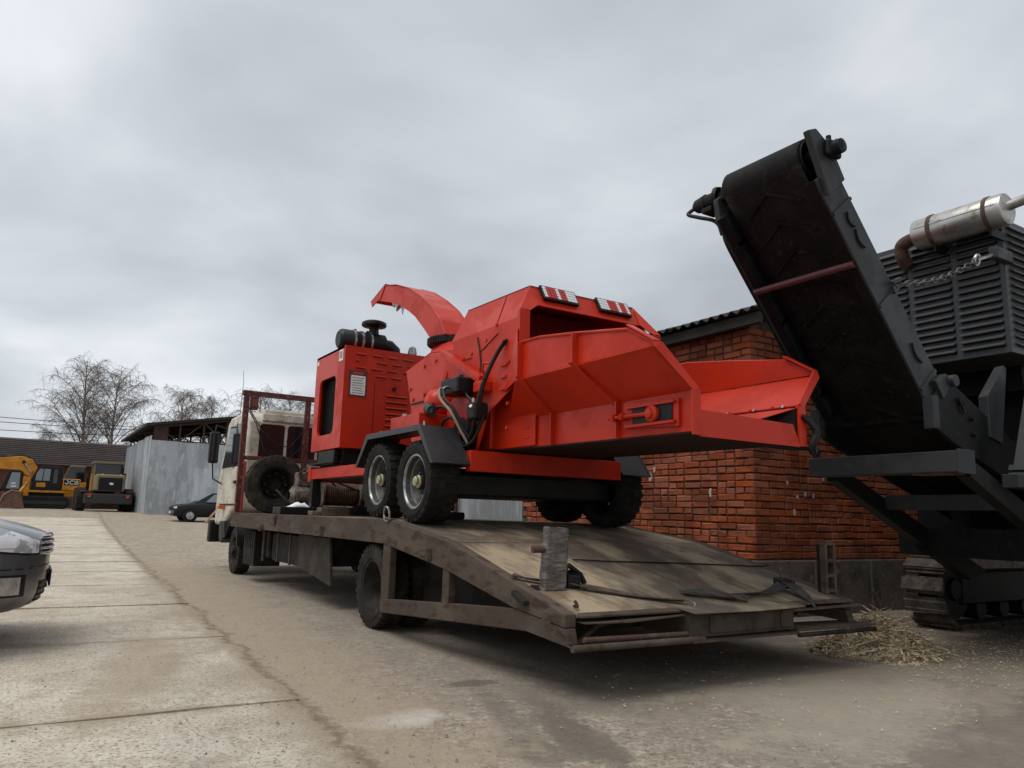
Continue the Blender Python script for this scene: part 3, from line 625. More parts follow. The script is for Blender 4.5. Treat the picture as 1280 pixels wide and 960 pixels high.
MB().prism([(3.48,3.40,.452),(4.05,3.39,.449),(4.52,3.40,.456),(4.52,3.6,.476),(3.48,3.6,.472)],(0,0,-.008)).obj('tail_flap', DECK, tr, bevel=.002)
MB().prism([(3.49,3.43,.284),(4.48,3.43,.284),(4.48,3.6,.294),(3.49,3.6,.294)],(0,0,-.014)).obj('tail_lip', RAIL, tr)
MB().tube([(2.60,3.46,.292),(3.60,3.45,.288)],.020,10).obj('step_tube', RAIL, tr, smooth=40)
mm = MB()
L_ = 60
mm.tube([(2.70+.80*k/L_,3.49,.328-.01*k/L_) for k in range(L_+1)],[.018 if k%2 else .0145 for k in range(L_+1)],8); mm.obj('ribbed_bar', PIPE, tr, smooth=60)
MB().tube([(2.75,3.6,.30),(3.0,3.75,.36),(3.48,3.9,.385)],.016,8).obj('step_tube', RAIL, tr, smooth=40)
MB().tube([(4.46,3.42,.266),(5.32,3.42,.262)],.016,10).obj('step_tube', DARKST, tr, smooth=40)
MB().prism([(4.5,3.46,.300),(5.25,3.44,.296),(5.33,3.44,.300),(5.2,3.62,.305),(4.5,3.66,.312)],(0,0,-.02)).obj('tread_plate', RAIL, tr)
MB().box(2.72,5.15,3.95,3.98,.30,.43).obj('back_plate', DARKST, tr)
for x in (2.95,4.90): MB().prism([(x,6.05,.22),(x,6.05,.78),(x,5.0,.66),(x,4.0,.42),(x,4.0,.33)],(.02,0,0)).obj('shade_panel', DARKST, tr)  # added dark sheets imitating the shade behind the lower beams
def ring(c, r, t, ax, nm='tie_ring', m_=PIPE, stretch=1.0, par=None):
    c = Vector(c); ax = Vector(ax).normalized(); a = V(0,0,1) if abs(ax.z) < .9 else V(1,0,0); b = ax.cross(a).normalized(); a = b.cross(ax)
    pts = [c+a*math.sin(k*math.pi/10)*r*stretch+b*math.cos(k*math.pi/10)*r for k in range(20)]
    return MB().tube(pts, t, 6, close=True).obj(nm, m_, par or tr, smooth=60)
ring((2.605,6.12,.99),.035,.011,(1,.35,.1),stretch=1.7,m_=STEEL); MB().tube([(2.62,6.05,.945),(2.595,6.12,.955),(2.62,6.19,.945)],.012,6).obj('ring_bracket', PIPE, tr)
ring((2.605,9.62,.875),.028,.009,(1,0,.1),stretch=1.7); MB().box(2.6,2.62,9.57,9.67,.915,.94).obj('ring_bracket', RAIL, tr)
for y, z in ((10.25,.765),(7.85,.80),(5.32,.70)):
    MB().prism([(2.575,y-.07,z-.045),(2.575,y+.07,z-.03),(2.575,y+.06,z+.04),(2.575,y-.05,z+.045)],(.044,0,0)).box(2.568,2.58,y-.05,y+.05,z-.02,z+.01).obj('side_bracket', RAIL, tr, bevel=.006)
MB().prism([(2.575,4.06,.553),(2.575,3.92,.50),(2.575,3.92,.47),(2.575,4.06,.515)],(.04,0,0)).obj('side_bracket', DARKST, tr, bevel=.004)
# headboard frame
FY = 12.02
for x, z0 in ((2.69,.94),(3.66,.94),(5.18,.94)): MB().box(x-.04,x+.04,FY,FY+.08,z0,2.74).obj('headboard_post', REDFR, tr, bevel=.006)
MB().bar((2.735,FY-.035,.95),(2.735,FY-.035,1.72),.035,.03).obj('headboard_stake', mat('bright_red_paint',(.30,.02,.02),.5,c2=(.2,.03,.025),s2=9), tr, bevel=.005)
MB().box(2.63,5.24,FY-.004,FY+.084,2.742,2.82).obj('headboard_rail', REDFR, tr, bevel=.006)
for z in (1.75,1.25): MB().box(2.735,5.13,FY+.01,FY+.07,z,z+.06).obj('headboard_rail', REDFR, tr, bevel=.005)
ml = MB().box(2.735,2.86,FY-.03,FY+.02,2.52,2.735).obj('marker_lamp', REDFR, tr, bevel=.006); MB().box(2.765,2.84,FY-.042,FY-.029,2.57,2.69).obj('lens', mat('dull_amber',(.14,.04,.012),.4), ml)
for pts in ([(2.72,FY-.02,2.55),(2.95,FY-.04,2.2),(3.2,FY-.03,2.0),(3.4,FY-.02,1.98),(3.64,FY-.02,2.3)],[(2.73,FY-.02,2.5),(2.85,FY-.05,2.3),(3.0,FY-.04,1.9),(3.3,FY-.03,1.7),(3.64,FY-.02,2.05)]): MB().tube(pts,.009,5).obj('cable', PLAST, tr, smooth=60)
# cab
X0, X1 = 2.80, 5.06
cp = [(12.32,.98),(12.32,2.38),(12.40,2.50),(12.6,2.56),(13.55,2.54),(13.75,2.46),(14.12,1.62),(14.20,1.45),(14.22,.72),(13.35,.72),(13.22,.86),(12.95,.96),(12.6,.99)]
cab = MB().yz(cp, X0, X1).obj('cab', CABW, tr, bevel=.05, seg=3, smooth=30)
MB().xz(rrect(2.99,3.385,1.78,2.35,.05),12.308,12.322).obj('rear_window', GLASS, cab); MB().xz(rrect(3.435,3.90,1.76,2.35,.05),12.308,12.322).obj('rear_window', GLASS, cab); MB().xz(rrect(3.95,4.42,1.76,2.35,.05),12.308,12.322).obj('rear_window', GLASS, cab); MB().xz(rrect(4.47,4.87,1.78,2.35,.05),12.308,12.322).obj('rear_window', GLASS, cab)
for sx in (X0-.006,X1-.006):
    MB().prism([(sx,y,z) for y,z in ((12.62,1.68),(12.62,2.38),(13.5,2.38),(13.95,1.68))],(.012,0,0)).obj('side_window', GLASS, cab, bevel=.004)
    MB().prism([(sx-.004,y,z) for y,z in ((13.02,1.66),(13.02,2.4),(13.05,2.4),(13.05,1.66))],(.02,0,0)).obj('window_bar', PLAST, cab)
    MB().box(sx-.02,sx+.03,12.75,12.9,1.40,1.45).obj('door_handle', PLAST, cab); MB().prism([(sx+.002,y,z) for y,z in ((12.5,1.05),(12.5,1.08),(13.9,1.08),(13.9,1.05))],(.008,0,0)).obj('door_seam', PLAST, cab)
MB().yz([(13.76,2.42),(13.78,2.43),(14.12,1.66),(14.09,1.65)],X0+.1,X1-.1).obj('windscreen', GLASSL, cab)
MB().box(3.05,4.85,12.36,13.3,2.50,2.60).obj('roof_hatch', CABW, cab, bevel=.03); MB().box(3.02,4.88,12.29,12.36,2.40,2.52).obj('roof_trim', CABW, cab, bevel=.012)
MB().prism([(2.72,13.02,.52),(2.72,13.18,.80),(2.72,13.42,.80),(2.72,13.36,.50),(2.72,13.2,.44)],(.35,0,0)).obj('mudguard', PLAST, cab, bevel=.03)
MB().yz(arc((12.64,.37),.47,.15*math.pi,.95*math.pi,10)+list(reversed(arc((12.64,.37),.43,.15*math.pi,.95*math.pi,10))),2.76,3.05).obj('wheel_arch', PLAST, cab, smooth=40)
MB().box(2.72,5.14,14.15,14.32,.42,.80).obj('bumper', PLAST, cab, bevel=.03); MB().box(2.70,2.80,13.42,13.60,.99,1.05).obj('side_marker', AMBER, cab, bevel=.006)
MB().box(3.2,4.7,14.215,14.235,.95,1.35).obj('front_grille', PLAST, cab)
for sg, xx in ((-1,X0),(1,X1)):
    mr = MB().box(min(xx+sg*.12,xx+sg*.28),max(xx+sg*.12,xx+sg*.28),13.72,13.84,1.76,2.30).obj('mirror', PLAST, tr, bevel=.03)
    MB().tube([(xx-.0,13.9,2.38),(xx+sg*.18,13.82,2.42),(xx+sg*.2,13.79,2.28)],.013,6).obj('mirror_arm', PLAST, mr, smooth=60); MB().tube([(xx,13.9,1.42),(xx+sg*.16,13.84,1.5),(xx+sg*.2,13.79,1.78)],.013,6).obj('mirror_arm', PLAST, mr, smooth=60)
    MB().box(min(xx+sg*.135,xx+sg*.265),max(xx+sg*.135,xx+sg*.265),13.705,13.722,1.80,2.26).obj('mirror_glass', GLASS, mr)
MB().tube([(2.9,13.4,2.54),(2.87,13.2,3.15),(2.84,13.15,3.32)],[.006,.004,.003],5).obj('aerial', PLAST, tr)
# ------------------------------------------------------------------ things lying on the deck
sp = thing('spare_wheel', 'large worn spare wheel standing upright at the front of the deck', 'wheel', (2.95,11.05,DZ))
me = tyre(.415,.24,.235,30,.01).mesh('tyre'); me.materials.append(RUBD); me.shade_smooth(); me.set_sharp_from_angle(angle=math.radians(38))
o = link('tyre', me, sp, (2.95,11.05,DZ+.413), rot=(.06,0,math.pi/2)); 
q = MB().lathe([(-.10,.24),(-.11,.243),(-.10,.225),(-.02,.205),(.03,.19),(.04,.12),(.01,.10),(.03,.06),(.03,0)],(2.95,11.05,DZ+.413),(0,1,0),36).obj('rim', DARKST, sp, smooth=35)
m = MB()
for k in range(8): a = k*math.pi/4; m.cyl((2.95+.15*math.cos(a),10.99,DZ+.413+.15*math.sin(a)),(2.95+.15*math.cos(a),11.09,DZ+.413+.15*math.sin(a)),.024,8)
m.obj('bolt_holes', DARKST, sp)
tag(MB().bar((2.93,10.86,1.28),(3.12,10.84,1.10),.025,.025).obj('steel_bar', PIPE), 'short steel bar hooked in the rim of the upright spare wheel', 'bar')
rgm = MB(); r = random.Random(9); n = 9
P = [(2.80+.27*i/(n-1)+r.uniform(-.01,.01), 9.66+.18*j/(5)+r.uniform(-.01,.01), 1.046+max(0,.07*math.sin(math.pi*i/(n-1))*math.sin(math.pi*j/5)*r.uniform(.5,1.4))) for j in range(6) for i in range(n)]
rgm.add(P,[(j*n+i,j*n+i+1,(j+1)*n+i+1,(j+1)*n+i) for j in range(5) for i in range(n-1)])
ob = rgm.obj('cloth', RAG, smooth=180); tag(ob, 'crumpled white cloth on the black board beside the spare wheel', 'cloth'); sd_ = ob.modifiers.new('s','SOLIDIFY'); sd_.thickness = .006
for lab, b, mt in (('black board lying on the deck under the white cloth',(2.66,3.10,9.6,9.95,.944,1.04),BLK),('brown timber block on the deck under the chipper leg',(3.12,3.50,9.42,9.78,.944,1.045),WOOD),('small timber offcut beside the black board on the deck',(3.0,3.11,9.4,9.58,.944,1.0),WOOD)):
    tag(MB().box(*b).obj('timber_block', mt, bevel=.008), lab, 'timber')
bs_ = thing('deck_winch', 'rusty cable winch and motor on the deck behind the spare wheel', 'winch', (3.7,10.5,DZ))
MB().cyl((3.45,10.45,1.24),(3.95,10.45,1.24),.14,20).obj('drum', PIPE, bs_, smooth=40)
m = MB()
for k in range(14): m.lathe([(-.014,.15),(0,.165),(.014,.15)],(3.5+k*.031,10.45,1.24),(1,0,0),20)
m.obj('wound_cable', PIPE, bs_, smooth=50)
for x in (3.43,3.97): MB().lathe([(-.012,0),(-.012,.21),(.012,.21),(.012,0)],(x,10.45,1.24),(1,0,0),24).obj('flange', MACH, bs_, smooth=35)
MB().cyl((3.08,10.5,1.2),(3.40,10.5,1.2),.15,18).lathe([(-.05,.06),(0,.13),(.03,.13)],(3.06,10.5,1.2),(1,0,0),18).obj('motor', MACH, bs_, smooth=35)
MB().box(3.1,3.38,10.4,10.62,1.33,1.52).obj('gearbox', MACH, bs_, bevel=.02); MB().box(3.0,4.3,10.3,10.7,.944,1.06).obj('winch_base', DARKST, bs_, bevel=.006)
MB().box(4.05,4.3,10.35,10.62,1.06,1.5).obj('control_box', MACH, bs_, bevel=.02)
for p in ([(3.1,10.4,1.5),(3.2,10.3,1.58),(3.4,10.32,1.5),(3.6,10.3,1.35)],[(3.2,10.4,1.52),(3.35,10.28,1.56),(3.6,10.28,1.4),(4.1,10.34,1.25)],[(3.9,10.3,1.0),(4.05,10.32,1.2),(4.2,10.33,1.38)]): MB().tube(p,.014,6).obj('hose', PLAST, bs_, smooth=60)
tag(MB().tube([(3.55,7.25,.985),(3.95,7.22,.985)],.042,12).obj('steel_pipe', PIPE, smooth=40), 'short rusty steel pipe lying on deck between the chipper wheels', 'pipe')
# upright film-wrapped ramp stays
s1 = thing('wrapped_ramp_stay', 'upright ramp stay wrapped in clear film at the near deck corner', 'ramp stay', (2.82,3.97,deckz(3.97)))
MB().prism([(2.735,3.93,.545),(2.905,3.93,.545),(2.925,3.93,.935),(2.765,3.93,.945)],(0,.075,0)).obj('wrap', FILM, s1, bevel=.012, seg=2)
for k, z in enumerate((.66,.745,.875)): MB().prism([(2.738+(z-.545)*.075-.003,3.9285,z),(2.908+(z-.545)*.05,3.9285,z+.012*(-1)**k),(2.908+(z-.545)*.05,3.9285,z+.004+.012*(-1)**k),(2.738+(z-.545)*.075-.003,3.9285,z+.004)],(0,.078,0)).obj('film_fold', FILM, s1)
MB().prism([(2.69,3.96,.55),(2.74,3.94,.53),(2.90,3.93,.525),(2.90,4.02,.545),(2.70,4.03,.565)],(0,0,.018)).obj('foot', DARKST, s1); MB().cyl((2.68,3.99,.80),(2.755,3.98,.80),.022,10).obj('pin', PIPE, s1)
s2 = thing('ladder_ramp_stay', 'dark upright ramp stay with three slots at the far deck corner', 'ramp stay', (5.17,3.68,deckz(3.68)))
for x in (5.115,5.215): MB().box(x-.014,x+.014,3.65,3.72,.485,.86).obj('upright', RAIL, s2, bevel=.004)
for z in (.50,.61,.72,.845): MB().box(5.128,5.202,3.655,3.715,z,z+.025).obj('rung', RAIL, s2)
MB().box(5.10,5.235,3.70,3.725,.49,.85).obj('back_plate', DARKST, s2)
def strap(pts, w, t, mt, lab, nm='ratchet_strap', par=None):
    m = MB(); pts = [Vector(p) for p in pts]; Lft = []
    for i, p in enumerate(pts):
        d = (pts[min(i+1,len(pts)-1)]-pts[max(i-1,0)]).normalized(); s = V(d.y,-d.x,0); s = s.normalized() if s.length > .01 else V(1,0,0)
        tw = .35*math.sin(i*1.3); n_ = d.cross(s).normalized(); s = s*math.cos(tw)+n_*math.sin(tw); n_ = d.cross(s).normalized()
        Lft.append((p-s*w/2-n_*t/2,p+s*w/2-n_*t/2,p+s*w/2+n_*t/2,p-s*w/2+n_*t/2))
    m.add([q for l in Lft for q in l],[(i*4+k,i*4+(k+1)%4,i*4+4+(k+1)%4,i*4+4+k) for i in range(len(pts)-1) for k in range(4)]+[(3,2,1,0),tuple(len(pts)*4-4+k for k in range(4))])
    return m
def dk(x, y, h=.012): return (x,y,deckz(y)+h)
a = thing('ratchet_strap', 'brown ratchet strap with black buckle behind the film-wrapped stay', 'strap', dk(3.2,3.9))
strap([dk(2.96,3.97,.03),dk(3.12,3.88,.02),dk(3.3,3.78),dk(3.46,3.69),dk(3.6,3.62,.02)],.06,.008,STRAP,'').obj('webbing', STRAP, a)
MB().prism([dk(2.93,3.95,.004),dk(3.02,3.93,.004),dk(3.03,4.05,.004),dk(2.93,4.06,.004)],(0,0,.085)).obj('buckle', BLK, a, bevel=.012); MB().tube([dk(2.93,4.0,.09),dk(2.97,4.0,.13),dk(3.05,3.98,.075),dk(3.06,3.95,.03)],.018,7).obj('ratchet_handle', BLK, a, smooth=50)
strap([dk(2.93,4.0,.03),dk(2.82,4.05,.02),dk(2.72,4.12,.015),dk(2.66,4.18,.02)],.05,.008,STRAPD,'').obj('webbing', STRAPD, a)
MB().tube([dk(3.58,3.63,.02),dk(3.62,3.60,.03),dk(3.66,3.58,.015),dk(3.64,3.565,-.02)],.007,6).obj('hook', STEEL, a, smooth=60)
b = thing('cargo_strap', 'dark tangled cargo strap with hook hanging over the tail edge', 'strap', dk(4.3,3.65))
strap([dk(3.74,3.78,.02),dk(3.9,3.72,.035),dk(4.05,3.66,.02),dk(4.2,3.66,.03),dk(4.4,3.68,.02),dk(4.6,3.72,.03),dk(4.76,3.76,.06)],.085,.008,STRAPD,'').obj('webbing', STRAPD, b)
strap([dk(4.76,3.76,.07),dk(4.77,3.68,.05),dk(4.78,3.6,.02),(4.78,3.545,.455),(4.79,3.53,.40)],.085,.008,STRAPD,'').obj('webbing', STRAPD, b)
MB().tube([dk(4.0,3.7,.03),dk(4.06,3.62,.03),dk(4.13,3.57,.015),dk(4.16,3.6,.03)],.011,6).obj('hook', PIPE, b, smooth=60)
MB().prism([dk(4.72,3.74,.02),dk(4.84,3.72,.02),dk(4.84,3.82,.02),dk(4.72,3.83,.02)],(0,0,.06)).obj('buckle', BLK, b, bevel=.01)
MB().tube([dk(4.74,3.76,.08),dk(4.70,3.77,.17),dk(4.82,3.76,.21),dk(4.84,3.75,.09)],.006,6).obj('ratchet_handle', PIPE, b, smooth=60)
tag(MB().tube([dk(3.38,4.5,.012),dk(3.7,4.47,.006),dk(4.4,4.4,.006),dk(5.15,4.28,.01),(5.2,4.26,.66)],.006,5).obj('steel_cable', DARKST, smooth=60), 'thin dark steel cable running across the sloping deck', 'cable')
m = MB()
for k in range(6):
    c = Vector(dk(2.745+.012*math.sin(k*2.3),3.62+.014*math.cos(k*1.7),.012+.006*k)); ax = V(.4,-.8,.3) if k%2 else V(.6,.2,.8)
    u = ax.orthogonal().normalized(); w_ = ax.cross(u).normalized(); m.tube([c+u*.014*math.cos(i*.7854)+w_*.009*math.sin(i*.7854) for i in range(8)],.0035,5,close=True)
tag(m.obj('chain_end', PIPE, smooth=60), 'short rusty chain end lying at the near tail corner', 'chain')
# ------------------------------------------------------------------ wood chipper on the deck
ch = thing('wood_chipper', 'red towable wood chipper with open feed hopper loaded on the truck', 'wood chipper', (3.87,7,DZ))
CX = 3.87
def both(x): return (x, 2*CX-x)
for x in (3.10,2*CX-3.10):
    MB().box(x-.04,x+.04,5.59,9.80,1.40,1.53).obj('frame_rail', RED, ch, bevel=.005)
MB().box(3.06,4.68,5.50,5.585,1.358,1.532).obj('rear_beam', RED, ch, bevel=.005)
MB().box(3.05,4.69,9.72,9.84,1.37,1.56).obj('front_beam', RED, ch, bevel=.005)
MB().box(3.15,4.59,6.6,9.7,1.39,1.45).obj('underfloor', BLK, ch)
for x in (3.10,4.64): MB().box(x-.055,x+.055,9.60,9.71,DZ+.10 if x < 4 else DZ-.004,1.40).obj('support_leg', BLK, ch, bevel=.005)
MB().box(2.98,4.76,5.75,6.85,1.16,1.352).obj('axle_frame', BLK, ch, bevel=.02)
for y in (5.90,6.71): MB().cyl((2.86,y,1.292),(4.88,y,1.292),.05,14).obj('axle', BLK, ch, smooth=35)
for sg in (-1,1):
    for y in (5.90,6.71):
        x = CX+sg*1.005; zc = (.906 if y < 6 else .948)+.355
        if y < 6: zc = deckz(5.9)+.352
        wheel(ch,(x,y,zc),sg,.352,.285,.222,'trailer',RUB,ZINC,26)
    # fenders
    xo = CX+sg*1.17; xi = CX+sg*.82; a, b = min(xo,xi), max(xo,xi)
    pf = [(7.19,1.44),(6.93,1.735),(5.745,1.735),(5.48,1.41)]; pi_ = [(5.50,1.40),(5.76,1.718),(6.92,1.718),(7.17,1.43)]
    MB().yz(pf+pi_, a, b).obj('fender', FEND, ch, bevel=.003)
    c0 = xo if sg < 0 else xo-.01
    MB().yz([(7.20,1.435),(6.935,1.74),(5.74,1.74),(5.47,1.405),(5.515,1.405),(5.775,1.69),(6.90,1.69),(7.15,1.435)], c0-.004, c0+.012).obj('fender_lip', FEND, ch)
# hydraulic tank on the fender
ht = MB().box(2.83,3.25,6.05,6.68,1.742,1.885).obj('hydraulic_tank', RED, ch, bevel=.006)
MB().cyl((2.95,6.6,1.885),(2.95,6.6,1.93),.035,14).obj('filler_cap', STEEL, ht, smooth=40)
MB().cyl((2.80,6.78,1.735),(2.80,6.78,1.765),.035,12).obj('filler_cap', STEEL, ht, smooth=40); MB().cyl((2.78,5.83,1.735),(2.78,5.83,1.78),.012,8).obj('bolt', STEEL, ht)
MB().cyl((2.92,5.98,1.90),(2.92,6.06,1.93),.05,12).cyl((2.92,6.0,1.88),(2.92,6.0,1.97),.03,10).obj('filter_head', RIMD, ht, smooth=40)
# engine housing
ex0, ex1, ey0, ey1, ez0, ez1 = 3.06,4.68,8.73,9.82,1.757,3.008
eh = MB()
eh.box(ex0+.03,ex1,ey0,ey0+.03,ez0,ez1); eh.box(ex0+.03,ex1,ey1-.03,ey1,ez0,ez1); eh.box(ex1-.03,ex1,ey0+.03,ey1-.03,ez0,ez1); eh.box(ex0,ex1-.03,ey0+.03,ey1-.03,ez1-.03,ez1); eh.box(ex0+.03,ex1-.03,ey0+.03,ey1-.03,ez0,ez0+.03)
eo = eh.obj('engine_housing', RED, ch)
outer = [(ey0,ez0),(ey1,ez0),(ey1,ez1),(ey0,ez1)]; inn = rrect(9.01,9.63,1.945,2.675,.09,5)
def hole_panel(outer_, inner_, x0, x1):
    m = MB(); n = len(inner_); k = n//4; cor = [2,3,0,1]
    V0 = []
    for x in (x0,x1): V0 += [(x,y,z) for y,z in inner_]+[(x,y,z) for y,z in outer_]
    F = []; st = n+4
    for s in (0,st):
        for q in range(4):
            oi = n+cor[q]; on = n+cor[(q+1)%4]
            for i in range(q*k,(q+1)*k-1): F.append((s+i,s+i+1,s+oi))
            F.append((s+(q+1)*k-1,s+((q+1)*k)%n,s+on,s+oi))
    for i in range(n): F.append((i,(i+1)%n,st+(i+1)%n,st+i))
    for i in range(4): F.append((n+i,n+(i+1)%4,st+n+(i+1)%4,st+n+i))
    return m.add(V0,F)
hole_panel(outer, inn, ex0, ex0+.03).obj('radiator_panel', RED, eo)
rd = MB().box(ex0+.10,ex0+.16,8.95,9.70,1.9,2.72).obj('radiator', BLK, eo)
m = MB()
for k in range(15): m.box(ex0+.085,ex0+.10,8.97+k*.05,8.985+k*.05,1.92,2.70)
m.obj('radiator_fins', PLAST, rd)
MB().box(ex0+.06,ex0+.085,8.9,8.99,1.9,2.72).obj('radiator_frame', BLK, rd)
MB().box(3.16,4.58,8.85,9.70,1.53,1.757).obj('engine_base', BLK, ch); MB().box(3.075,3.14,8.95,9.55,1.565,1.75).obj('base_bracket', BLK, ch, bevel=.01); MB().prism([(3.02,8.8,1.60),(3.02,9.78,1.60),(3.3,9.78,1.585),(3.3,8.8,1.585)],(0,0,-.02)).obj('belly_tray', BLK, ch)
r = random.Random(2)
for row in range(4):
    for k in range(5):
        x = 3.20+k*.21+(.06 if row%2 else 0); z = 2.925-row*.085
        if k == 0 and row%2: x0, x1 = 3.2, 3.245
        else: x0, x1 = x, x+.135
        MB().prism([(x0,ey0-.001,z+.010),(x1,ey0-.001,z+.008),(x1,ey0-.014,z-.008),(x0,ey0-.014,z-.006)],(0,.0,-.006)).obj('louvre', RED, eo); MB().box(x0+.003,x1-.003,ey0-.0025,ey0+.001,z-.022,z-.004).obj('louvre_gap', PLAST, eo)
for k in range(7):
    z = 2.44-k*.075; MB().prism([(3.62,ey0-.001,z+.012),(3.90,ey0-.001,z+.012),(3.90,ey0-.016,z-.006),(3.62,ey0-.016,z-.006)],(0,0,-.006)).obj('louvre', RED, eo); MB().box(3.624,3.896,ey0-.003,ey0+.001,z-.026,z-.004).obj('louvre_gap', PLAST, eo)
MB().cyl((3.72,ey0-.03,2.53),(3.72,ey0,2.53),.025,10).obj('door_latch', PLAST, eo)
MB().box(3.46,3.464,ey0-.004,ey0,1.85,2.6).obj('door_seam', PLAST, eo)
sg_ = MB().box(3.125,3.355,ey0-.007,ey0,2.385,2.705).obj('instruction_sign', PRINT, eo); MB().xz(rrect(3.15,3.335,2.405,2.645,.015),ey0-.010,ey0-.0065).obj('sign_sheet', WHITE, sg_)
for k in range(7): MB().box(3.165,3.32-.012*(k%3),ey0-.0125,ey0-.0095,2.425+k*.031,2.434+k*.031).obj('text_line', GREYPR, sg_)
MB().prism([(3.17,ey0-.0105,2.66),(3.31,ey0-.0105,2.66),(3.31,ey0-.0105,2.69),(3.17,ey0-.0105,2.69)],(0,.004,0)).obj('sign_heading', mat('sign_red',(.3,.05,.05),.5), sg_)
MB().box(ex0-.004,ex0,8.80,8.94,2.83,2.97).obj('data_plate', WHITE, eo); MB().box(ex0-.006,ex0-.004,8.82,8.92,2.86,2.95).obj('plate_print', GREYPR, eo)
MB().box(ex0-.003,ex0,9.72,9.79,2.90,2.95).obj('data_plate', WHITE, eo)
# air cleaner
ac = MB().lathe([(0,0),(0,.10),(.02,.125),(.04,.137),(.18,.137),(.19,.142),(.21,.142),(.22,.132),(.62,.128),(.63,.118),(.64,0)],(3.12,9.22,3.185),(1,0,.012),28).obj('air_cleaner', PLAST, ch, smooth=35)
for d in (.195,.30,.42): MB().lathe([(-.014,.13),(-.014,.146),(.014,.146),(.014,.13)],(3.12+d,9.22,3.185),(1,0,0),28).obj('clamp_band', STEEL, ac, smooth=30)
for d in (.23,.40): MB().box(3.1+d,3.13+d,9.21,9.24,3.31,3.345).obj('clamp_bolt', PLAST, ac)
MB().lathe([(0,.075),(.10,.062),(.12,.075),(.135,.155),(.15,.165),(.185,.160),(.205,.12),(.21,0)],(3.60,9.22,3.28),(0,0,1),28).obj('rain_cap', PLAST, ac, smooth=35)
MB().tube([(3.74,9.22,3.185),(3.83,9.22,3.18),(3.90,9.22,3.13),(3.92,9.22,3.0)],.085,14).obj('intake_elbow', PLAST, ac, smooth=50)
MB().box(3.3,3.36,9.1,9.34,3.0,3.09).box(3.62,3.68,9.1,9.34,3.0,3.09).obj('cleaner_bracket', BLK, ac)
MB().lathe([(0,.05),(.05,.06),(.12,.045),(.15,0)],(4.0,8.85,3.0),(0,0,1),14).obj('exhaust_stub', ZINC, ch, smooth=40)
# rotor housing
hp = [(7.44,2.515),(7.28,2.10),(7.20,1.56),(5.6,1.56),(5.6,2.30),(6.2,2.40),(6.35,2.56),(6.86,2.62)]
def hull_housing():
    m = MB(); xa, xb = 3.30, 4.44
    m.yz(hp, xa, xb); return m
rh = hull_housing().obj('rotor_housing', RED, ch, bevel=.012)
MB().prism([(3.30,7.44,2.515),(3.30,6.86,2.62),(3.30,6.3,2.555),(3.46,6.3,2.69),(3.46,6.86,2.76),(3.46,7.28,2.66)],(.82,0,0)).obj('housing_crown', RED, rh, bevel=.006)
for y, z in ((6.98,2.50),(6.72,2.52),(6.50,2.53),(7.22,2.18),(6.95,2.2),(7.30,2.30)): MB().cyl((3.285,y,z),(3.31,y,z),.022,6).obj('bolt', RED, rh)
MB().box(3.287,3.30,5.75,7.26,2.125,2.14).obj('flange_seam', PLAST, rh); MB().lathe([(0,.05),(.012,.048),(.015,0)],(3.30,6.5,2.34),(-1,0,0),20).obj('boss', RED, rh, smooth=30)
MB().prism([(3.115,6.26,2.52),(3.115,6.24,2.46),(3.115,5.52,2.10),(3.115,5.50,2.17)],(.083,0,0)).obj('hinge_arm', RED, ch, bevel=.006); MB().box(3.10,3.198,5.42,5.58,2.03,2.12).obj('hinge_block', RED, ch, bevel=.01)
# spout: turntable and curved chute
sx_ = 3.43; sw = .33; k_ = sx_/3.68
base = V(sx_+sw/2, 7.0, 2.79)
tt = MB().lathe([(-.035,.15),(-.035,.235),(.035,.235),(.035,.15)],base,(0,.05,1),36).obj('turntable', PLAST, ch, smooth=30)
m = MB()
for k in range(48):
    a = k/48*6.2832; o = base+V(.238*math.cos(a),.238*math.sin(a),0); m.bar(o-V(0,0,.03),o+V(0,0,.03),.012,.012,up=(math.cos(a),math.sin(a),0))
m.obj('gear_teeth', PLAST, tt)
MB().lathe([(0,.20),(-.2,.25),(-.22,.0)],base-V(0,0,.036),(0,0,1),4).obj('spout_neck', RED, ch)
inner = [(538.4,424),(530,411),(519,396),(511,389),(502,383),(488,379),(474,376)]
sp_in = [(7.654,2.97),(7.847,3.13),(8.11,3.331),(8.306,3.444),(8.535,3.556),(8.92,3.70),(9.296,3.805)]
sp_out = [(7.284,2.964),(7.417,3.147),(7.66,3.359),(7.979,3.559),(8.343,3.748),(8.725,3.885),(9.12,3.975)]
def sc(p): return (p[0]*k_, 1+(p[1]-1)*k_)
si = [sc(p) for p in sp_in]; so_ = [sc(p) for p in sp_out]
m = MB()
for x0, x1 in ((sx_,sx_+.008),(sx_+sw-.008,sx_+sw)):
    for i in range(6): m.yz([si[i],si[i+1],so_[i+1],so_[i]],x0,x1)
for i in range(6):
    (y0,z0),(y1,z1) = so_[i],so_[i+1]; m.add([(sx_,y0,z0),(sx_+sw,y0,z0),(sx_+sw,y1,z1),(sx_,y1,z1),(sx_,y0+.006,z0-.008),(sx_+sw,y0+.006,z0-.008),(sx_+sw,y1+.006,z1-.008),(sx_,y1+.006,z1-.008)],[(0,1,2,3),(4,7,6,5),(0,4,5,1),(1,5,6,2),(2,6,7,3),(3,7,4,0)])
for i in range(3):
    (y0,z0),(y1,z1) = si[i],si[i+1]; m.add([(sx_,y0,z0),(sx_+sw,y0,z0),(sx_+sw,y1,z1),(sx_,y1,z1)],[(0,1,2,3)])
spo = m.obj('discharge_spout', RED, ch)
def tubepath(P, x): return [(x,y,z) for y,z in P]
for x in (sx_-.004,sx_+sw+.004): MB().tube(tubepath(so_,x),.007,5).obj('spout_edge', RED, spo, smooth=60)
e0 = so_[-1]; e1 = si[-1]
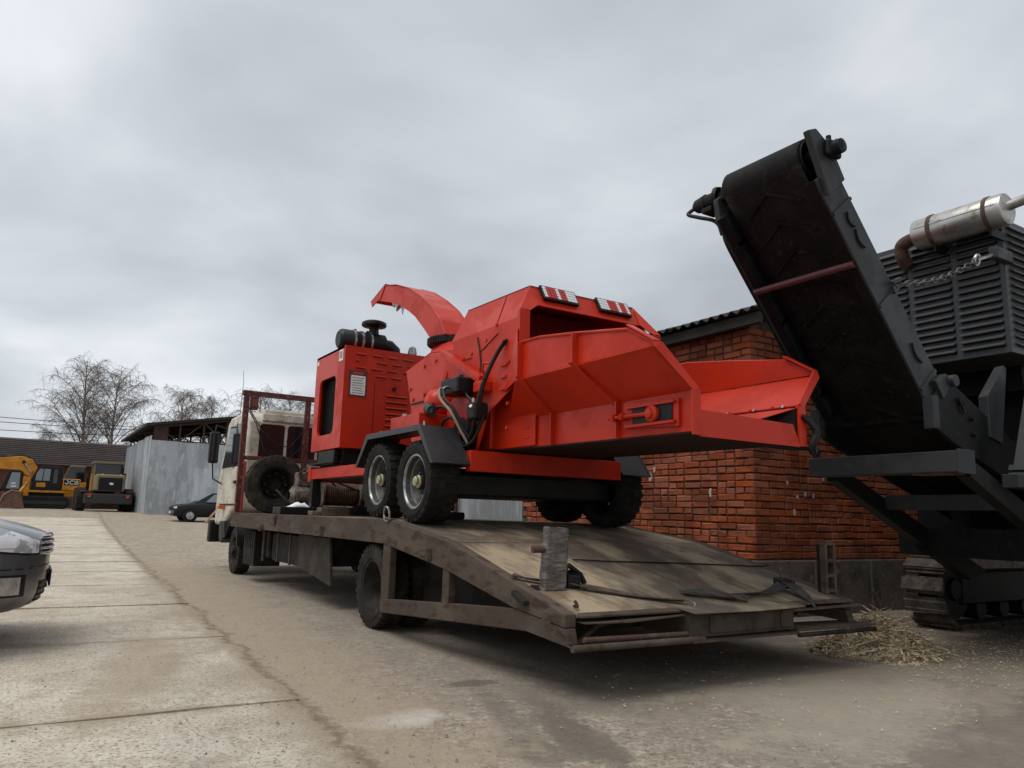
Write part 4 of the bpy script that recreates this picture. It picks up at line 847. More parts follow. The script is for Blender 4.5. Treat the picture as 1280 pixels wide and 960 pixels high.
MB().prism([(sx_-.01,e0[0]-.03,e0[1]+.012),(sx_-.01,8.92,3.66),(sx_-.01,8.88,3.58),(sx_-.01,8.72,3.615),(sx_-.01,8.62,3.62)],(.012,0,0)).obj('deflector_side', RED, spo); MB().prism([(sx_+sw,e0[0]-.03,e0[1]+.012),(sx_+sw,8.92,3.66),(sx_+sw,8.88,3.58),(sx_+sw,8.72,3.615),(sx_+sw,8.62,3.62)],(.012,0,0)).obj('deflector_side', RED, spo)
MB().add([(sx_-.01,e0[0]-.03,e0[1]+.014),(sx_+sw+.01,e0[0]-.03,e0[1]+.014),(sx_+sw+.01,8.93,3.66),(sx_-.01,8.93,3.66),(sx_-.01,e0[0]-.03,e0[1]+.006),(sx_+sw+.01,e0[0]-.03,e0[1]+.006),(sx_+sw+.01,8.925,3.65),(sx_-.01,8.925,3.65)],[(0,1,2,3),(7,6,5,4),(0,4,5,1),(1,5,6,2),(2,6,7,3),(3,7,4,0)]).obj('deflector', RED, spo)
for i, t_ in enumerate((.2,.5,.75)): 
    p = Vector((0,)+si[4]).lerp(Vector((0,)+si[5]),t_) if i else Vector((0,)+si[4]); MB().prism([(sx_+.01,p.y-.05,p.z+.0),(sx_+.01,p.y+.05,p.z+.02),(sx_+.01,p.y-.01,p.z-.10+.02*i)],(.006,0,0)).obj('spout_tab', ZINC, spo)
# feed housing (hood)
SEAM = mat('dark_seam_line', (.05,.004,.003), .7)  # thin dark red lines marking the hood panel joints
XT = 3.31; XS = 3.20
def hx(x): return 2*CX-x
hs = [(XT,5.06,2.882),(XT,6.10,2.90),(XS,6.20,2.60),(XS,6.10,2.42),(XS,6.06,1.545),(XS,5.64,1.545),(XS,5.47,1.86),(XS,4.94,2.10),(XS,4.94,2.60)]
hm = MB(); Lp = [Vector(p) for p in hs]; Rp = [V(hx(p.x),p.y,p.z) for p in Lp]; n = 9
hm.add(Lp+Rp, [(0,8,2,1),(8,7,6,5,4,3,2),(9,10,11,17),(11,12,13,14,15,16,17),(0,1,10,9),(1,2,11,10),(2,3,12,11),(3,4,13,12)])
hood = hm.obj('feed_hood', RED, ch); sdm = hood.modifiers.new('solid','SOLIDIFY'); sdm.thickness = .01; sdm.offset = -1
# sloped light panel and chamfers
def quadplate(pts, nm, par, t=.012, mt=None): return MB().plate(pts,t).obj(nm, mt or RED, par)
quadplate([(XT,5.055,2.884),(hx(XT),5.055,2.884),(hx(3.325),4.945,2.70),(3.325,4.945,2.70)],'light_panel',hood)
for f_ in (lambda x: x, hx):
    P = [(f_(XT),5.052,2.882),(f_(3.325),4.943,2.70),(f_(3.215),4.90,2.625),(f_(3.12),4.90,2.63)]
    MB().prism(P,(0,-.012,0)).obj('hood_corner', RED, hood)
    MB().box(min(f_(3.12),f_(3.215)),max(f_(3.12),f_(3.215)),4.888,4.90,2.05,2.622).obj('hood_flange', RED, hood)
    MB().prism([(f_(3.12),4.90,2.05),(f_(3.12),4.90,2.62),(f_(XS),5.06,2.60),(f_(XS),5.06,2.05)],(0,.012,0)).obj('hood_return', RED, hood)
    MB().plate([(f_(3.195),5.06,2.45),(f_(3.105),4.90,2.46),(f_(3.105),4.90,2.05),(f_(3.195),5.22,2.0)],.006).obj('side_gusset', RED, hood)
MB().box(XS+.16,hx(XS)-.16,5.5,5.55,1.6,2.8).obj('feed_curtain', mat('dark_red_flap',(.14,.006,.004),.6,spec=.2), hood)
for x in (3.335,hx(3.347)): MB().box(x,x+.012,4.96,5.9,1.56,2.3).obj('throat_plate', RED, hood)
for y, z in ((5.55,2.50),(5.38,2.60),(5.95,2.40),(5.8,2.42)): MB().cyl((XS-.01,y,z),(XS+.01,y,z),.016,6).obj('bolt', RED, hood)
MB().tube([(XS-.002,5.70,2.55),(XS-.002,5.66,2.45),(XS-.004,5.62,2.3),(XS-.004,5.66,2.05)],.009,6).obj('guide_slot', PLAST, hood, smooth=60)
MB().tube([(XS-.004,5.66,2.40),(XS-.004,5.35,2.52)],.004,5).obj('seam', SEAM, hood); MB().tube([(XS-.002,6.08,2.39),(XS-.004,5.8,2.38)],.004,5).obj('seam', SEAM, hood)
MB().tube([(XT-.002,5.40,2.887),(XS-.002,5.38,2.60)],.003,5).obj('seam', SEAM, hood)
MB().tube([(XT,5.06,2.884),(XT,6.1,2.902)],.004,5).obj('seam', SEAM, hood); MB().tube([(XT,5.05,2.886),(hx(XT),5.05,2.886)],.004,5).obj('seam', SEAM, hood)
# rear lamps on the light panel
pn = (V(0,-.184,.110)).normalized()   # outward normal
ux = V(1,0,0); uz = V(0,.110,.184).normalized()
for ox in (3.405,3.995):
    o = V(ox,4.985,2.768)+pn*.006
    def lp(a, b, h): return o+ux*a+uz*b+pn*h
    W_, H_ = .335, .125
    lampo = MB().prism([lp(-.012,-.014,0),lp(W_+.012,-.014,0),lp(W_+.012,H_+.012,0),lp(-.012,H_+.012,0)],pn*.028).obj('rear_lamp', PLAST, hood)
    nx = 10; nz = 4
    for i in range(nx):
        for j in range(nz):
            redz = (1 <= i <= 6) if ox < 3.7 else (3 <= i <= 8)
            mt = LENSR if redz and j in (0,1,2,3) and not (i in (4,) and ox < 3.7) and not (i == 6 and ox > 3.7) else LENSW
            a0 = W_*i/nx+.0025; a1 = W_*(i+1)/nx-.0025; b0 = H_*j/nz+.0025; b1 = H_*(j+1)/nz-.0025
            MB().prism([lp(a0,b0,.028),lp(a1,b0,.028),lp(a1,b1,.028),lp(a0,b1,.028)],pn*.006).obj('lens_cell', mt, lampo)
# hopper tub
hb = MB()
def wallpl(f_):
    E = [(4.86,2.05),(4.86,2.335),(4.58,2.328),(4.13,2.272),(3.57,2.190),(3.335,2.062),(3.35,2.05)]
    a = MB().prism([(f_(3.10),y,z) for y,z in E],(f_(3.112)-f_(3.10),0,0)).obj('hopper_flange', RED, ch)
    b = quadplate([(f_(3.10),4.90,2.048),(f_(3.10),3.345,2.048),(f_(3.362),3.285,1.80),(f_(3.362),5.40,1.80)],'hopper_slope',ch,.012 if f_(0) > 0 else -.012)
    c = MB().prism([(f_(3.36),5.62,1.80),(f_(3.36),3.285,1.80),(f_(3.36),3.285,1.535),(f_(3.36),5.62,1.558)],(f_(3.372)-f_(3.36),0,0)).obj('hopper_side', RED, ch)
    MB().tube([(f_(3.098),y,z) for y,z in E[1:6]],.011,6).obj('rim_bead', RED, a, smooth=60)
    # end strips facing the tail
    s = f_(1)-f_(0)
    MB().prism([(f_(3.085),3.34,2.068),(f_(3.085),3.325,2.03),(f_(3.345),3.268,1.785),(f_(3.40),3.268,1.80),(f_(3.145),3.325,2.068)],(0,-.012,0)).obj('end_strip', RED, b)
    MB().box(min(f_(3.335),f_(3.405)),max(f_(3.335),f_(3.405)),3.256,3.268,1.515,1.79).obj('end_post', RED, c)
    MB().prism([(f_(3.085),3.58,2.215),(f_(3.085),3.33,2.068),(f_(3.14),3.33,2.068),(f_(3.14),3.58,2.215)],(0,-.006,.008)).obj('end_strip', RED, a)
    for y in (4.10,4.80):
        MB().prism([(f_(3.05),y,2.055),(f_(3.05),y,2.265 if y < 4.5 else 2.33),(f_(3.10),y,2.265 if y < 4.5 else 2.33),(f_(3.10),y,2.04)],(0,.016,0)).obj('rib', RED, a)
    for y, y2 in ((4.10,3.95),(4.78,4.72)):
        MB().prism([(f_(3.05),y,2.055),(f_(3.10),y,2.04),(f_(3.365),y2,1.79),(f_(3.345),y2,1.76)],(0,.05,0)).obj('rib', RED, b)
    for y in (3.95,4.72):
        MB().box(min(f_(3.315),f_(3.36)),max(f_(3.315),f_(3.36)),y,y+.016,1.545,1.79).obj('rib', RED, c)
    for k in range(10): MB().box(min(f_(3.352),f_(3.362)),max(f_(3.352),f_(3.362)),3.5+k*.2,3.52+k*.2,1.794,1.812).obj('weld_tab', RED, c)
    for z in (1.62,1.70): MB().box(min(f_(3.33),f_(3.36)),max(f_(3.33),f_(3.36)),5.05,5.13,z,z+.02).obj('hinge', RED, c)
    # bearing slot
    tp = MB().prism([(f_(3.338),y,z) for y,z in ((3.90,1.60),(3.90,1.775),(3.38,1.752),(3.38,1.575))],(f_(3.36)-f_(3.338),0,0)).obj('tensioner', RED, c, bevel=.003)
    MB().box(min(f_(3.330),f_(3.339)),max(f_(3.330),f_(3.339)),3.43,3.80,1.622,1.725).obj('slot', BLK, tp)
    for zz in (1.607,1.733): MB().box(min(f_(3.31),f_(3.338)),max(f_(3.31),f_(3.338)),3.40,3.85,zz-.008,zz+.008).obj('slide_bar', RED, tp)
    MB().lathe([(0,.058),(.02,.055),(.03,.035),(.045,.03),(.05,0)],(f_(3.328),3.60,1.672),(-s,0,0),18).obj('bearing', RED, tp, smooth=35)
    MB().cyl((f_(3.31),3.62,1.672),(f_(3.31),4.02,1.678),.014,8).cyl((f_(3.31),3.86,1.675),(f_(3.31),3.89,1.675),.027,6).cyl((f_(3.31),3.95,1.676),(f_(3.31),3.975,1.676),.027,6).obj('tension_bolt', RED, tp)
    return a, b, c
wallpl(lambda x: x); wallpl(hx)
MB().prism([(3.36,5.62,1.556),(3.36,3.27,1.538),(hx(3.36),3.27,1.538),(hx(3.36),5.62,1.556)],(0,0,-.012)).obj('hopper_floor', UNDER, ch)
MB().prism([(3.40,5.5,1.66),(3.40,3.45,1.625),(hx(3.40),3.45,1.625),(hx(3.40),5.5,1.66)],(0,0,-.02)).obj('feed_belt', BLK, ch); MB().cyl((3.39,3.42,1.59),(hx(3.39),3.42,1.59),.055,18).obj('belt_roller', BLK, ch, smooth=40)
for f_, sg in ((lambda x: x,1),(hx,-1)): MB().plate([(f_(3.366),3.29,1.798),(f_(3.366),5.0,1.798),(f_(3.50),5.0,1.68),(f_(3.50),3.72,1.68),(f_(3.385),3.29,1.778)],.006*sg).obj('inner_lip', RED, ch)
for x in (3.374,hx(3.386)): MB().box(x,x+.012,3.30,5.4,1.56,1.79).obj('shade_plate', BLK, ch)  # added black plates standing in for the shade inside the hopper
ep = MB().prism([(3.40,3.27,1.508),(hx(3.40),3.27,1.508),(hx(3.47),3.27,1.655),(3.40,3.27,1.672)],(0,-.012,0)).obj('tail_plate', RED, ch)
MB().prism([(3.40,3.272,1.672),(hx(3.47),3.272,1.655),(hx(3.47),3.33,1.66),(3.40,3.33,1.677)],(0,0,-.01)).obj('tail_lip', RED, ep)
for k in range(5): MB().cyl((hx(3.378),4.4-k*.25,1.795),(hx(3.378)-.012,4.4-k*.25,1.80),.012,8).obj('bolt', STEEL, ep)
# side-mounted hydraulics
MB().lathe([(-.13,.0),(-.12,.06),(-.08,.11),(0,.14),(.10,.145),(.2,.12),(.26,.09),(.27,0)],(3.12,6.26,2.02),(1,.1,0),20).obj('gearbox_dome', RED, ch, smooth=40)
MB().prism([(3.12,6.05,1.66),(3.12,5.72,1.70),(3.12,5.66,2.0),(3.12,5.95,2.06),(3.12,6.1,1.95)],(.17,0,0)).obj('drive_cover', RED, ch, bevel=.015)
MB().lathe([(-.06,.09),(-.05,.16),(.04,.16),(.05,.10)],(3.17,5.80,1.68),(1,0,0),18).obj('hydraulic_motor', BLK, ch, smooth=35)
vb = MB().box(2.99,3.17,5.66,5.98,2.035,2.175).obj('valve_block', PLAST, ch, bevel=.015)
MB().cyl((3.06,5.95,2.17),(3.06,5.95,2.20),.02,8).cyl((3.06,5.72,2.17),(3.06,5.72,2.20),.02,8).box(2.985,2.992,5.90,5.97,2.06,2.12).obj('valve_cap', BLK, vb)
for y in (5.92,5.84): MB().tube([(2.995,y,2.10),(2.96,y-.01,2.09),(2.94,y-.02,2.07)],.012,8).obj('fitting', STEEL, vb, smooth=60)
MB().box(3.02,3.16,5.40,5.54,1.78,1.93).obj('hose_manifold', PLAST, ch, bevel=.02); MB().cyl((3.05,5.47,1.93),(3.05,5.47,1.965),.015,8).obj('fitting', STEEL, ch); MB().cyl((3.02,5.42,1.87),(2.985,5.40,1.885),.016,8).obj('fitting', STEEL, ch)
HO = [[(2.94,5.90,2.07),(2.92,5.82,1.98),(2.95,5.68,1.86),(3.02,5.62,1.70),(3.08,5.58,1.58)],[(2.94,5.82,2.07),(2.93,5.75,1.98),(2.97,5.66,1.88),(3.03,5.60,1.72),(3.1,5.54,1.6)],
 [(3.10,5.70,2.05),(3.06,5.60,2.0),(3.08,5.52,1.93),(3.1,5.5,1.85)],[(3.195,5.20,2.44),(3.15,5.28,2.32),(3.08,5.36,2.08),(3.08,5.42,1.86),(3.10,5.46,1.74),(3.1,5.62,1.62),(3.1,5.8,1.56)],[(3.18,5.205,2.43),(3.14,5.29,2.30),(3.07,5.37,2.06),(3.06,5.44,1.82),(3.08,5.52,1.68),(3.08,5.7,1.585)],
 [(2.98,6.02,1.92),(2.97,5.92,1.93),(2.98,5.80,1.90),(3.05,5.72,1.80),(3.1,5.68,1.66)],[(3.05,5.44,1.80),(3.06,5.5,1.68),(3.08,5.6,1.60),(3.08,5.75,1.565)],[(3.0,5.95,1.72),(2.98,5.86,1.80),(3.0,5.76,1.82),(3.06,5.68,1.74),(3.1,5.62,1.62)],[(3.12,5.40,1.82),(3.08,5.50,1.62),(3.04,5.62,1.56),(3.06,5.8,1.55)],[(3.02,5.88,1.66),(3.0,5.8,1.60),(3.03,5.72,1.57),(3.08,5.62,1.62),(3.1,5.55,1.72)]]
def smoothpath(P, n=6):
    P = [Vector(p) for p in P]; O = []
    for i in range(len(P)-1):
        p0 = P[max(i-1,0)]; p1 = P[i]; p2 = P[i+1]; p3 = P[min(i+2,len(P)-1)]
        for k in range(n):
            t_ = k/n; O.append(.5*((2*p1)+(p2-p0)*t_+(2*p0-5*p1+4*p2-p3)*t_*t_+(3*p1-p0-3*p2+p3)*t_**3))
    return O+[P[-1]]
for i, P in enumerate(HO): MB().tube(smoothpath(P),.0135 if i not in (3,4) else .016,7).obj('hose', PLAST if i != 0 else mat('pale_hose',(.20,.17,.12),.5), ch, smooth=60)
for dx_ in (-.01,.02): MB().tube(smoothpath([(hx(3.40)+.03+dx_,3.25,1.72),(hx(3.40)+.12+dx_,3.22,1.62),(hx(3.40)+.10+dx_,3.25,1.50),(hx(3.40)+.25,3.32,1.47),(hx(3.40)+.42,3.45,1.53),(hx(3.40)+.3,3.7,1.56),(hx(3.40)+.01,3.8,1.60)]),.017,7).obj('hose', PLAST, ch, smooth=60)
MB().tube([(XS-.01,5.52,2.18),(XS-.05,5.52,2.22),(XS-.05,5.5,2.28),(XS-.01,5.46,2.28)],.012,6).obj('handle', RED, ch, smooth=60)
for z in (1.70,1.90,2.1,2.25): MB().cyl((XS-.015,5.16,z),(XS+.005,5.16,z),.014,6).obj('bolt', RED, hood)
for z in (2.02,2.12,2.22): MB().box(XS-.018,XS,5.18,5.28,z,z+.018).obj('hinge', RED, hood)
# ------------------------------------------------------------------ tracked crusher with raised conveyor
K = 1.05
cr = thing('tracked_crusher', 'dark grey tracked crusher with raised black conveyor boom on the right', 'crusher', (8.5,3.4,0))
YN, YF = 3.02, 3.88
def ce(z, off=0):   # front edge of conveyor rails at height z -> X
    z_ = 1+(z-1)/K; return (4.444+(2.737-z_)*.84)*K+off
u_ = V(-.84,0,1).normalized(); nn = V(-1,0,-.84).normalized()   # along conveyor (up), outward front normal
def cp_(z, y, d=0): p = V(ce(z), y, z); return p-nn*d
ZT, ZB = 3.30, 1.83
for y, nm in ((YN,'near'),(YF,'far')):
    a, b = cp_(ZB,y), cp_(ZT,y); q = .27
    ra = MB().prism([a,b,b-nn*q,a-nn*q],(0,-.02 if y == YN else .02,0)).obj('conveyor_side', DGREY, cr, bevel=.004)
    in_ = 1 if y == YN else -1
    for d in (0,q-.012):
        MB().prism([a-nn*d,b-nn*d,b-nn*(d+.012),a-nn*(d+.012)],(0,in_*.07,0)).obj('flange', DGREY2, ra)
    for t_ in (.10,.47,.86):
        p = a.lerp(b,t_); MB().prism([p-nn*.002-u_*.012,p-nn*(q-.002)-u_*.012,p-nn*(q-.002)+u_*.012,p-nn*.002+u_*.012],(0,-.032 if y == YN else .032,0)).obj('side_joint', DGREY, ra)
    for t_, s_ in ((.22,.17),(.72,.15),(.80,.12)):
        P = []
        for i in range(7):
            f_ = i/6; p = a.lerp(b,t_)+u_*(f_-.5)*s_-nn*(q*.45+.05*(f_-.5)**2*4*.6); P.append(p+V(0,-.03 if y == YN else .03,0))
        MB().tube(P,.009,6).obj('grab_handle', PLAST, ra, smooth=60)
# belt loop
d0 = .09; hr = .15
bot = cp_(ZB-.10,0,d0); head = cp_(3.38,0,d0+hr)
prof = [bot]; 
f0 = head+nn*hr
for i in range(14): prof.append(bot.lerp(f0,i/13))
for i in range(13):
    a = i/12*math.pi; prof.append(head+nn*hr*math.cos(a)+u_*hr*math.sin(a))
b2 = bot-nn*2*hr
prof += [(head-nn*hr).lerp(b2,i/6) for i in range(7)]
m = MB(); ys_ = [YN+.09+(YF-YN-.18)*i/8 for i in range(9)]
def sag(y): t_ = (y-YN)/(YF-YN)*2-1; return .0
m.add([V(p.x,y,p.z) for p in prof for y in ys_],[(i*9+j,i*9+j+1,(i+1)*9+j+1,(i+1)*9+j) for i in range(len(prof)-1) for j in range(8)])
belt = m.obj('belt', BELT, cr, smooth=60); so2 = belt.modifiers.new('s','SOLIDIFY'); so2.thickness = .014
m = MB(); yc = (YN+YF)/2
for k in range(9):
    t_ = k/9+.03; p = bot.lerp(f0,t_)+nn*.010
    for sg in (-1,1):
        a = p+u_*.10+V(0,yc,0); b = p-u_*.04+V(0,yc+sg*.24,0); m.bar(a,b,.016,.024,up=nn)
for k in range(2):
    a_ = .5+k*.9; p = head+nn*(hr+.008)*math.cos(a_)+u_*(hr+.008)*math.sin(a_)
m.obj('belt_chevrons', BELT, belt)
MB().cyl(V(head.x,YN-.10,head.z),V(head.x,YF+.05,head.z),.05,14).lathe([(0,.135),(YF-YN-.14,.135)],V(head.x,YN+.07,head.z),(0,1,0),24).obj('head_pulley', DGREY2, cr, smooth=40)
for y in (YN-.055,YF+.005):
    e_ = MB().prism([cp_(3.20,y,.01),cp_(3.30,y,.05),cp_(3.54 if y < 3.4 else 3.40,y,.13),cp_(3.52 if y < 3.4 else 3.40,y,.22),cp_(3.38,y,.29),cp_(3.20,y,.26)],(0,.05,0)).obj('head_plate', DGREY, cr, bevel=.008)
    MB().box(head.x-.075,head.x+.075,y-.05,y+.0,head.z-.06,head.z+.06).obj('bearing_block', DGREY2, e_, bevel=.02)
    MB().lathe([(0,.055),(.05,.05),(.06,0)],V(head.x,y-.05,head.z),(0,-1,0),16).obj('bearing_cap', DGREY2, e_, smooth=35)
    for bx_ in (.05,-.04): MB().cyl(V(head.x+bx_,y-.025,head.z+.05),V(head.x+bx_,y-.025,head.z+.085),.018,8).obj('bearing_bolt', DGREY2, e_)
hd = V(head.x,YF+.05,head.z)
MB().lathe([(0,.09),(.03,.10),(.05,.07),(.13,.065),(.14,.075),(.24,.055),(.27,.03),(.27,0)],hd,(-.1,1,.0),16).obj('drive_motor', DGREY2, cr, smooth=35)
MB().box(hd.x-.12,hd.x+.02,YF+.06,YF+.16,hd.z-.13,hd.z-.085).obj('motor_arm', DGREY2, cr, bevel=.01)
MB().tube(smoothpath([hd+V(-.02,.27,0),hd+V(-.06,.31,-.05),hd+V(-.04,.22,-.10),hd+V(.0,.08,-.17),hd+V(.03,.02,-.28),cp_(3.1,YF+.05,.03),cp_(2.6,YF+.05,.03),cp_(2.2,YF+.05,.03)]),.016,7).obj('hydraulic_hose', PLAST, cr, smooth=60)
p = cp_(2.80,0,-.005); MB().cyl((p.x,YN,p.z),(p.x,YF,p.z),.026,12).obj('cross_tube', mat('maroon_tube',(.09,.022,.026),.5,c2=(.06,.02,.02),s2=9), cr, smooth=40)
for z in (2.35,2.0): p = cp_(z,0,.15); MB().cyl((p.x,YN+.05,p.z),(p.x,YF-.05,p.z),.04,10).obj('return_roller', DGREY2, cr, smooth=40)
MB().prism([cp_(1.9,YN+.08,.2),cp_(3.3,YN+.08,.2),cp_(3.3,YN+.08,.25),cp_(1.9,YN+.08,.25)],(0,YF-YN-.16,0)).obj('carry_tray', DGREY2, cr)
# lower conveyor section
for y in (YN-.05,YF+.03):
    lo = MB().prism([(5.50,y,1.94),(5.50,y,1.71),(5.72,y,1.62),(7.6,y,1.02),(7.7,y,1.22),(5.78,y,2.06),(5.62,y,2.10)],(0,.03,0)).obj('lower_frame', DGREY2, cr, bevel=.005)
    MB().box(5.42,5.50,y-.03,y+.05,1.70,1.94).obj('end_block', DGREY, lo, bevel=.006)
    MB().prism([(5.50,y-.015,2.06),(5.66,y-.015,2.13),(5.72,y-.015,2.05),(5.60,y-.015,1.93)],(0,.06,0)).obj('hinge_lug', DGREY, lo, bevel=.006); MB().cyl((5.72,y-.05,2.08),(5.72,y+.07,2.08),.045,14).obj('hinge_pin', DGREY, lo, smooth=35)
    MB().prism([(6.22,y-.02,1.70),(6.22,y-.02,2.02),(6.52,y-.02,2.30),(6.56,y-.02,2.28),(6.40,y-.02,1.66)],(0,.07,0)).obj('stiffener', DGREY, lo, bevel=.004)
    for x, z in ((5.98,1.82),(5.99,1.70),(5.86,1.93)): MB().cyl((x,y-.03,z),(x,y+.06,z),.02,8).obj('bolt', DGREY2, lo)
    MB().tube([(5.80,y-.015,1.96),(5.84,y-.02,1.90),(5.86,y-.02,1.85)],.012,6).obj('grab_handle', PLAST, lo)
MB().prism([(5.62,YN,1.80),(5.62,YF,1.80),(7.6,YF,1.15),(7.6,YN,1.15)],(0,0,.03)).obj('lower_belt', BELT, cr)
# access frame: bars and inclined beams
b1 = MB().prism([(5.42,2.80,1.535),(5.42,2.80,1.385),(5.62,2.80,1.385),(5.62,2.80,1.535)],(0,1.2,0)).obj('front_bar', DGREY, cr, bevel=.006)
MB().box(5.415,5.63,2.785,2.80,1.375,1.545).obj('end_cap', DGREY, b1, bevel=.004); MB().box(5.45,5.60,2.85,3.15,1.372,1.386).obj('wear_plate', PIPE, b1)
for y in (2.87,3.93): MB().prism([(5.62,y-.05,1.50),(5.62,y-.05,1.36),(7.6,y-.05,.52),(7.9,y-.05,.60)],(0,.1,0)).obj('inclined_beam', DGREY2, cr, bevel=.005)
MB().box(6.28,6.42,2.92,3.88,1.14,1.265).obj('cross_bar', DGREY, cr, bevel=.005); MB().box(7.12,7.24,2.92,3.90,.735,.85).obj('cross_bar', DGREY, cr, bevel=.005)
MB().box(6.05,6.40,2.70,2.82,1.30,1.40).obj('strut_bracket', DGREY, cr, bevel=.006); st = MB().bar((6.22,2.76,1.42),(6.62,2.76,2.25),.085,.085,up=(0,1,0)).obj('support_strut', DGREY, cr, bevel=.006)
MB().cyl((6.20,2.70,1.38),(6.20,2.82,1.38),.05,14).obj('pin', DGREY, st, smooth=35); MB().bar((6.215,2.76,1.41),(6.235,2.76,1.45),.12,.12,up=(0,1,0)).obj('collar', DGREY, st); MB().bar((6.60,2.76,2.21),(6.62,2.76,2.25),.12,.12,up=(0,1,0)).obj('collar', DGREY, st)
for a, b in (((7.0,3.55,.85),(6.75,3.55,1.30)),((7.35,3.35,.85),(7.05,3.35,1.25))): MB().bar(a,b,.12,.09,up=(0,1,0)).obj('brace', DGREY2, cr)
MB().box(6.9,12.5,2.3,4.15,.75,1.0).obj('main_chassis', DGREY2, cr); MB().box(7.5,12.8,1.9,4.3,1.0,2.36).obj('crusher_box', DGREY2, cr)  # crusher box enlarged out of view to block light from the brick wall
MB().lathe([(0,.11),(.03,.11),(.05,.05),(.2,.05)],(7.55,3.0,.85),(-1,0,0),16).obj('end_cap', DGREY2, cr, smooth=35)
# tracks
def track(yc_):
    y0, y1 = yc_-.21, yc_+.21; xA, xB = 8.08, 11.6; zc = .385; rr = .36
    fr = MB().box(8.2,11.4,yc_-.12,yc_+.12,.22,.56).obj('track_frame', DGREY2, cr, bevel=.02)
    for x in (xA,xB): MB().lathe([(-.10,.12),(-.10,.30),(.10,.30),(.10,.12)],(x,yc_,zc),(0,1,0),24).lathe([(-.13,.0),(-.13,.10),(.13,.10),(.13,0)],(x,yc_,zc),(0,1,0),16).obj('idler', DGREY2, fr, smooth=35)
    for k in range(6): MB().cyl((8.6+k*.48,yc_-.1,.16),(8.6+k*.48,yc_+.1,.16),.10,14).obj('roller', DGREY2, fr, smooth=40)
    L = xB-xA; per = 2*L+2*math.pi*rr; n = int(per/.20)
    PM = MB().box(-.085,.085,-.19,.19,-.02,.006).box(-.062,.062,-.212,.212,.006,.040).box(-.05,-.015,-.208,.208,.040,.058).mesh('track_pad'); PM.materials.append(TRK)
    for k in range(n):
        s = per*k/n
        if s < L: x, z, a = xB-s, zc+rr, math.pi
        elif s < L+math.pi*rr: t_ = (s-L)/rr; x, z, a = xA-rr*math.sin(t_), zc+rr*math.cos(t_), math.pi-t_
        elif s < 2*L+math.pi*rr: x, z, a = xA+(s-L-math.pi*rr), zc-rr, 0
        else: t_ = (s-2*L-math.pi*rr)/rr; x, z, a = xB+rr*math.sin(t_), zc-rr*math.cos(t_), -t_
        nx, nz = (0,1) if a == math.pi else (0,-1)
        o = link('track_pad', PM, fr, (x,yc_,z), rot=(0,0,0))
        # local +z is outward
        if s < L: ang = 0
        elif s < L+math.pi*rr: ang = -(s-L)/rr
        elif s < 2*L+math.pi*rr: ang = math.pi
        else: ang = math.pi-(s-2*L-math.pi*rr)/rr
        o.rotation_euler = (0,ang,0)
TRK = mat('track_steel',(.07,.058,.047),.7,.3,c2=(.12,.10,.08),s2=7,c3=(.04,.035,.03),s3=20,bump=.3)
track(4.41); track(2.38)
LVR2 = mat('enclosure_paint', (.04,.043,.047), .42, c2=(.05,.052,.055), s2=3, spec=.35)
# louvred engine enclosure
HX_ = 6.62
h0, h1 = 2.42, 3.58; yA, yB = 2.92, 4.25
en = MB().box(HX_,11.5,yA,yB,h0,h1).obj('engine_enclosure', LVR2, cr, bevel=.006)  # unseen rear part lengthened to shade the brick wall
MB().box(7.2,9.0,yA+.2,yB-.1,2.2,h0).obj('enclosure_base', DGREY2, cr)
LVR = mat('grey_louvre_paint', (.05,.053,.057), .42, c2=(.06,.063,.066), s2=4, spec=.35)
LM = MB().prism([(0,-.17,.0),(0,-.17,.022),(-.03,-.155,-.012),(-.028,-.155,-.02)],(0,.34,0)).mesh('louvre'); LM.materials.append(LVR)
LG = MB().box(-.003,.002,-.168,.168,-.026,.0).mesh('louvre_gap'); LG.materials.append(PLAST)
for c_, y in enumerate((3.13,3.52,3.91)):
    for k in range(17):
        z = h0+.085+k*.063
        if z > h1-.05: continue
        link('louvre', LM, en, (HX_-.001,y,z)); link('louvre_gap', LG, en, (HX_,y,z-.006))
LM2 = MB().prism([(-.17,0,.0),(-.17,0,.022),(-.155,-.03,-.012),(-.155,-.028,-.02)],(.34,0,0)).mesh('louvre'); LM2.materials.append(LVR)
for x in (6.86,7.25,7.64):
    for k in range(17): 
        z = h0+.085+k*.063
        if z < h1-.05: link('louvre', LM2, en, (x,yA-.001,z))
# muffler on top
MX, MZ = 6.46, 3.57
mu = MB().lathe([(0,0),(0,.105),(.015,.13),(.03,.135),(.74,.135),(.755,.13),(.77,.10),(.77,0)],(MX,2.78,MZ),(0,1,0),32).obj('muffler', SILV, cr, smooth=35)
for d in (.12,.58): MB().lathe([(-.016,.134),(-.016,.143),(.016,.143),(.016,.134)],(MX,2.80+d,MZ),(0,1,0),32).obj('clamp_band', PIPE, mu, smooth=30); MB().box(MX-.03,HX_+.05,2.79+d,2.81+d,MZ-.2,MZ-.13).obj('muffler_bracket', DGREY2, mu)
MB().tube(smoothpath([(MX,3.54,MZ-.02),(MX,3.62,MZ-.025),(MX+.02,3.70,MZ-.05),(MX+.05,3.72,MZ-.13),(MX+.12,3.72,MZ-.2)]),.058,14).obj('exhaust_elbow', PIPE, mu, smooth=50)
MB().tube([(MX,2.79,MZ+.02),(MX,2.60,MZ+.04),(MX,2.40,MZ+.10)],.042,14).obj('tail_pipe', SILV, mu, smooth=50)
MB().tube([(MX-.134,2.83,MZ+.02),(MX-.134,3.50,MZ+.02)],.004,5).obj('weld_seam', SILV, mu)
CHN = mat('dull_chain', (.10,.10,.10), .5, .6, c2=(.06,.055,.05), s2=20)
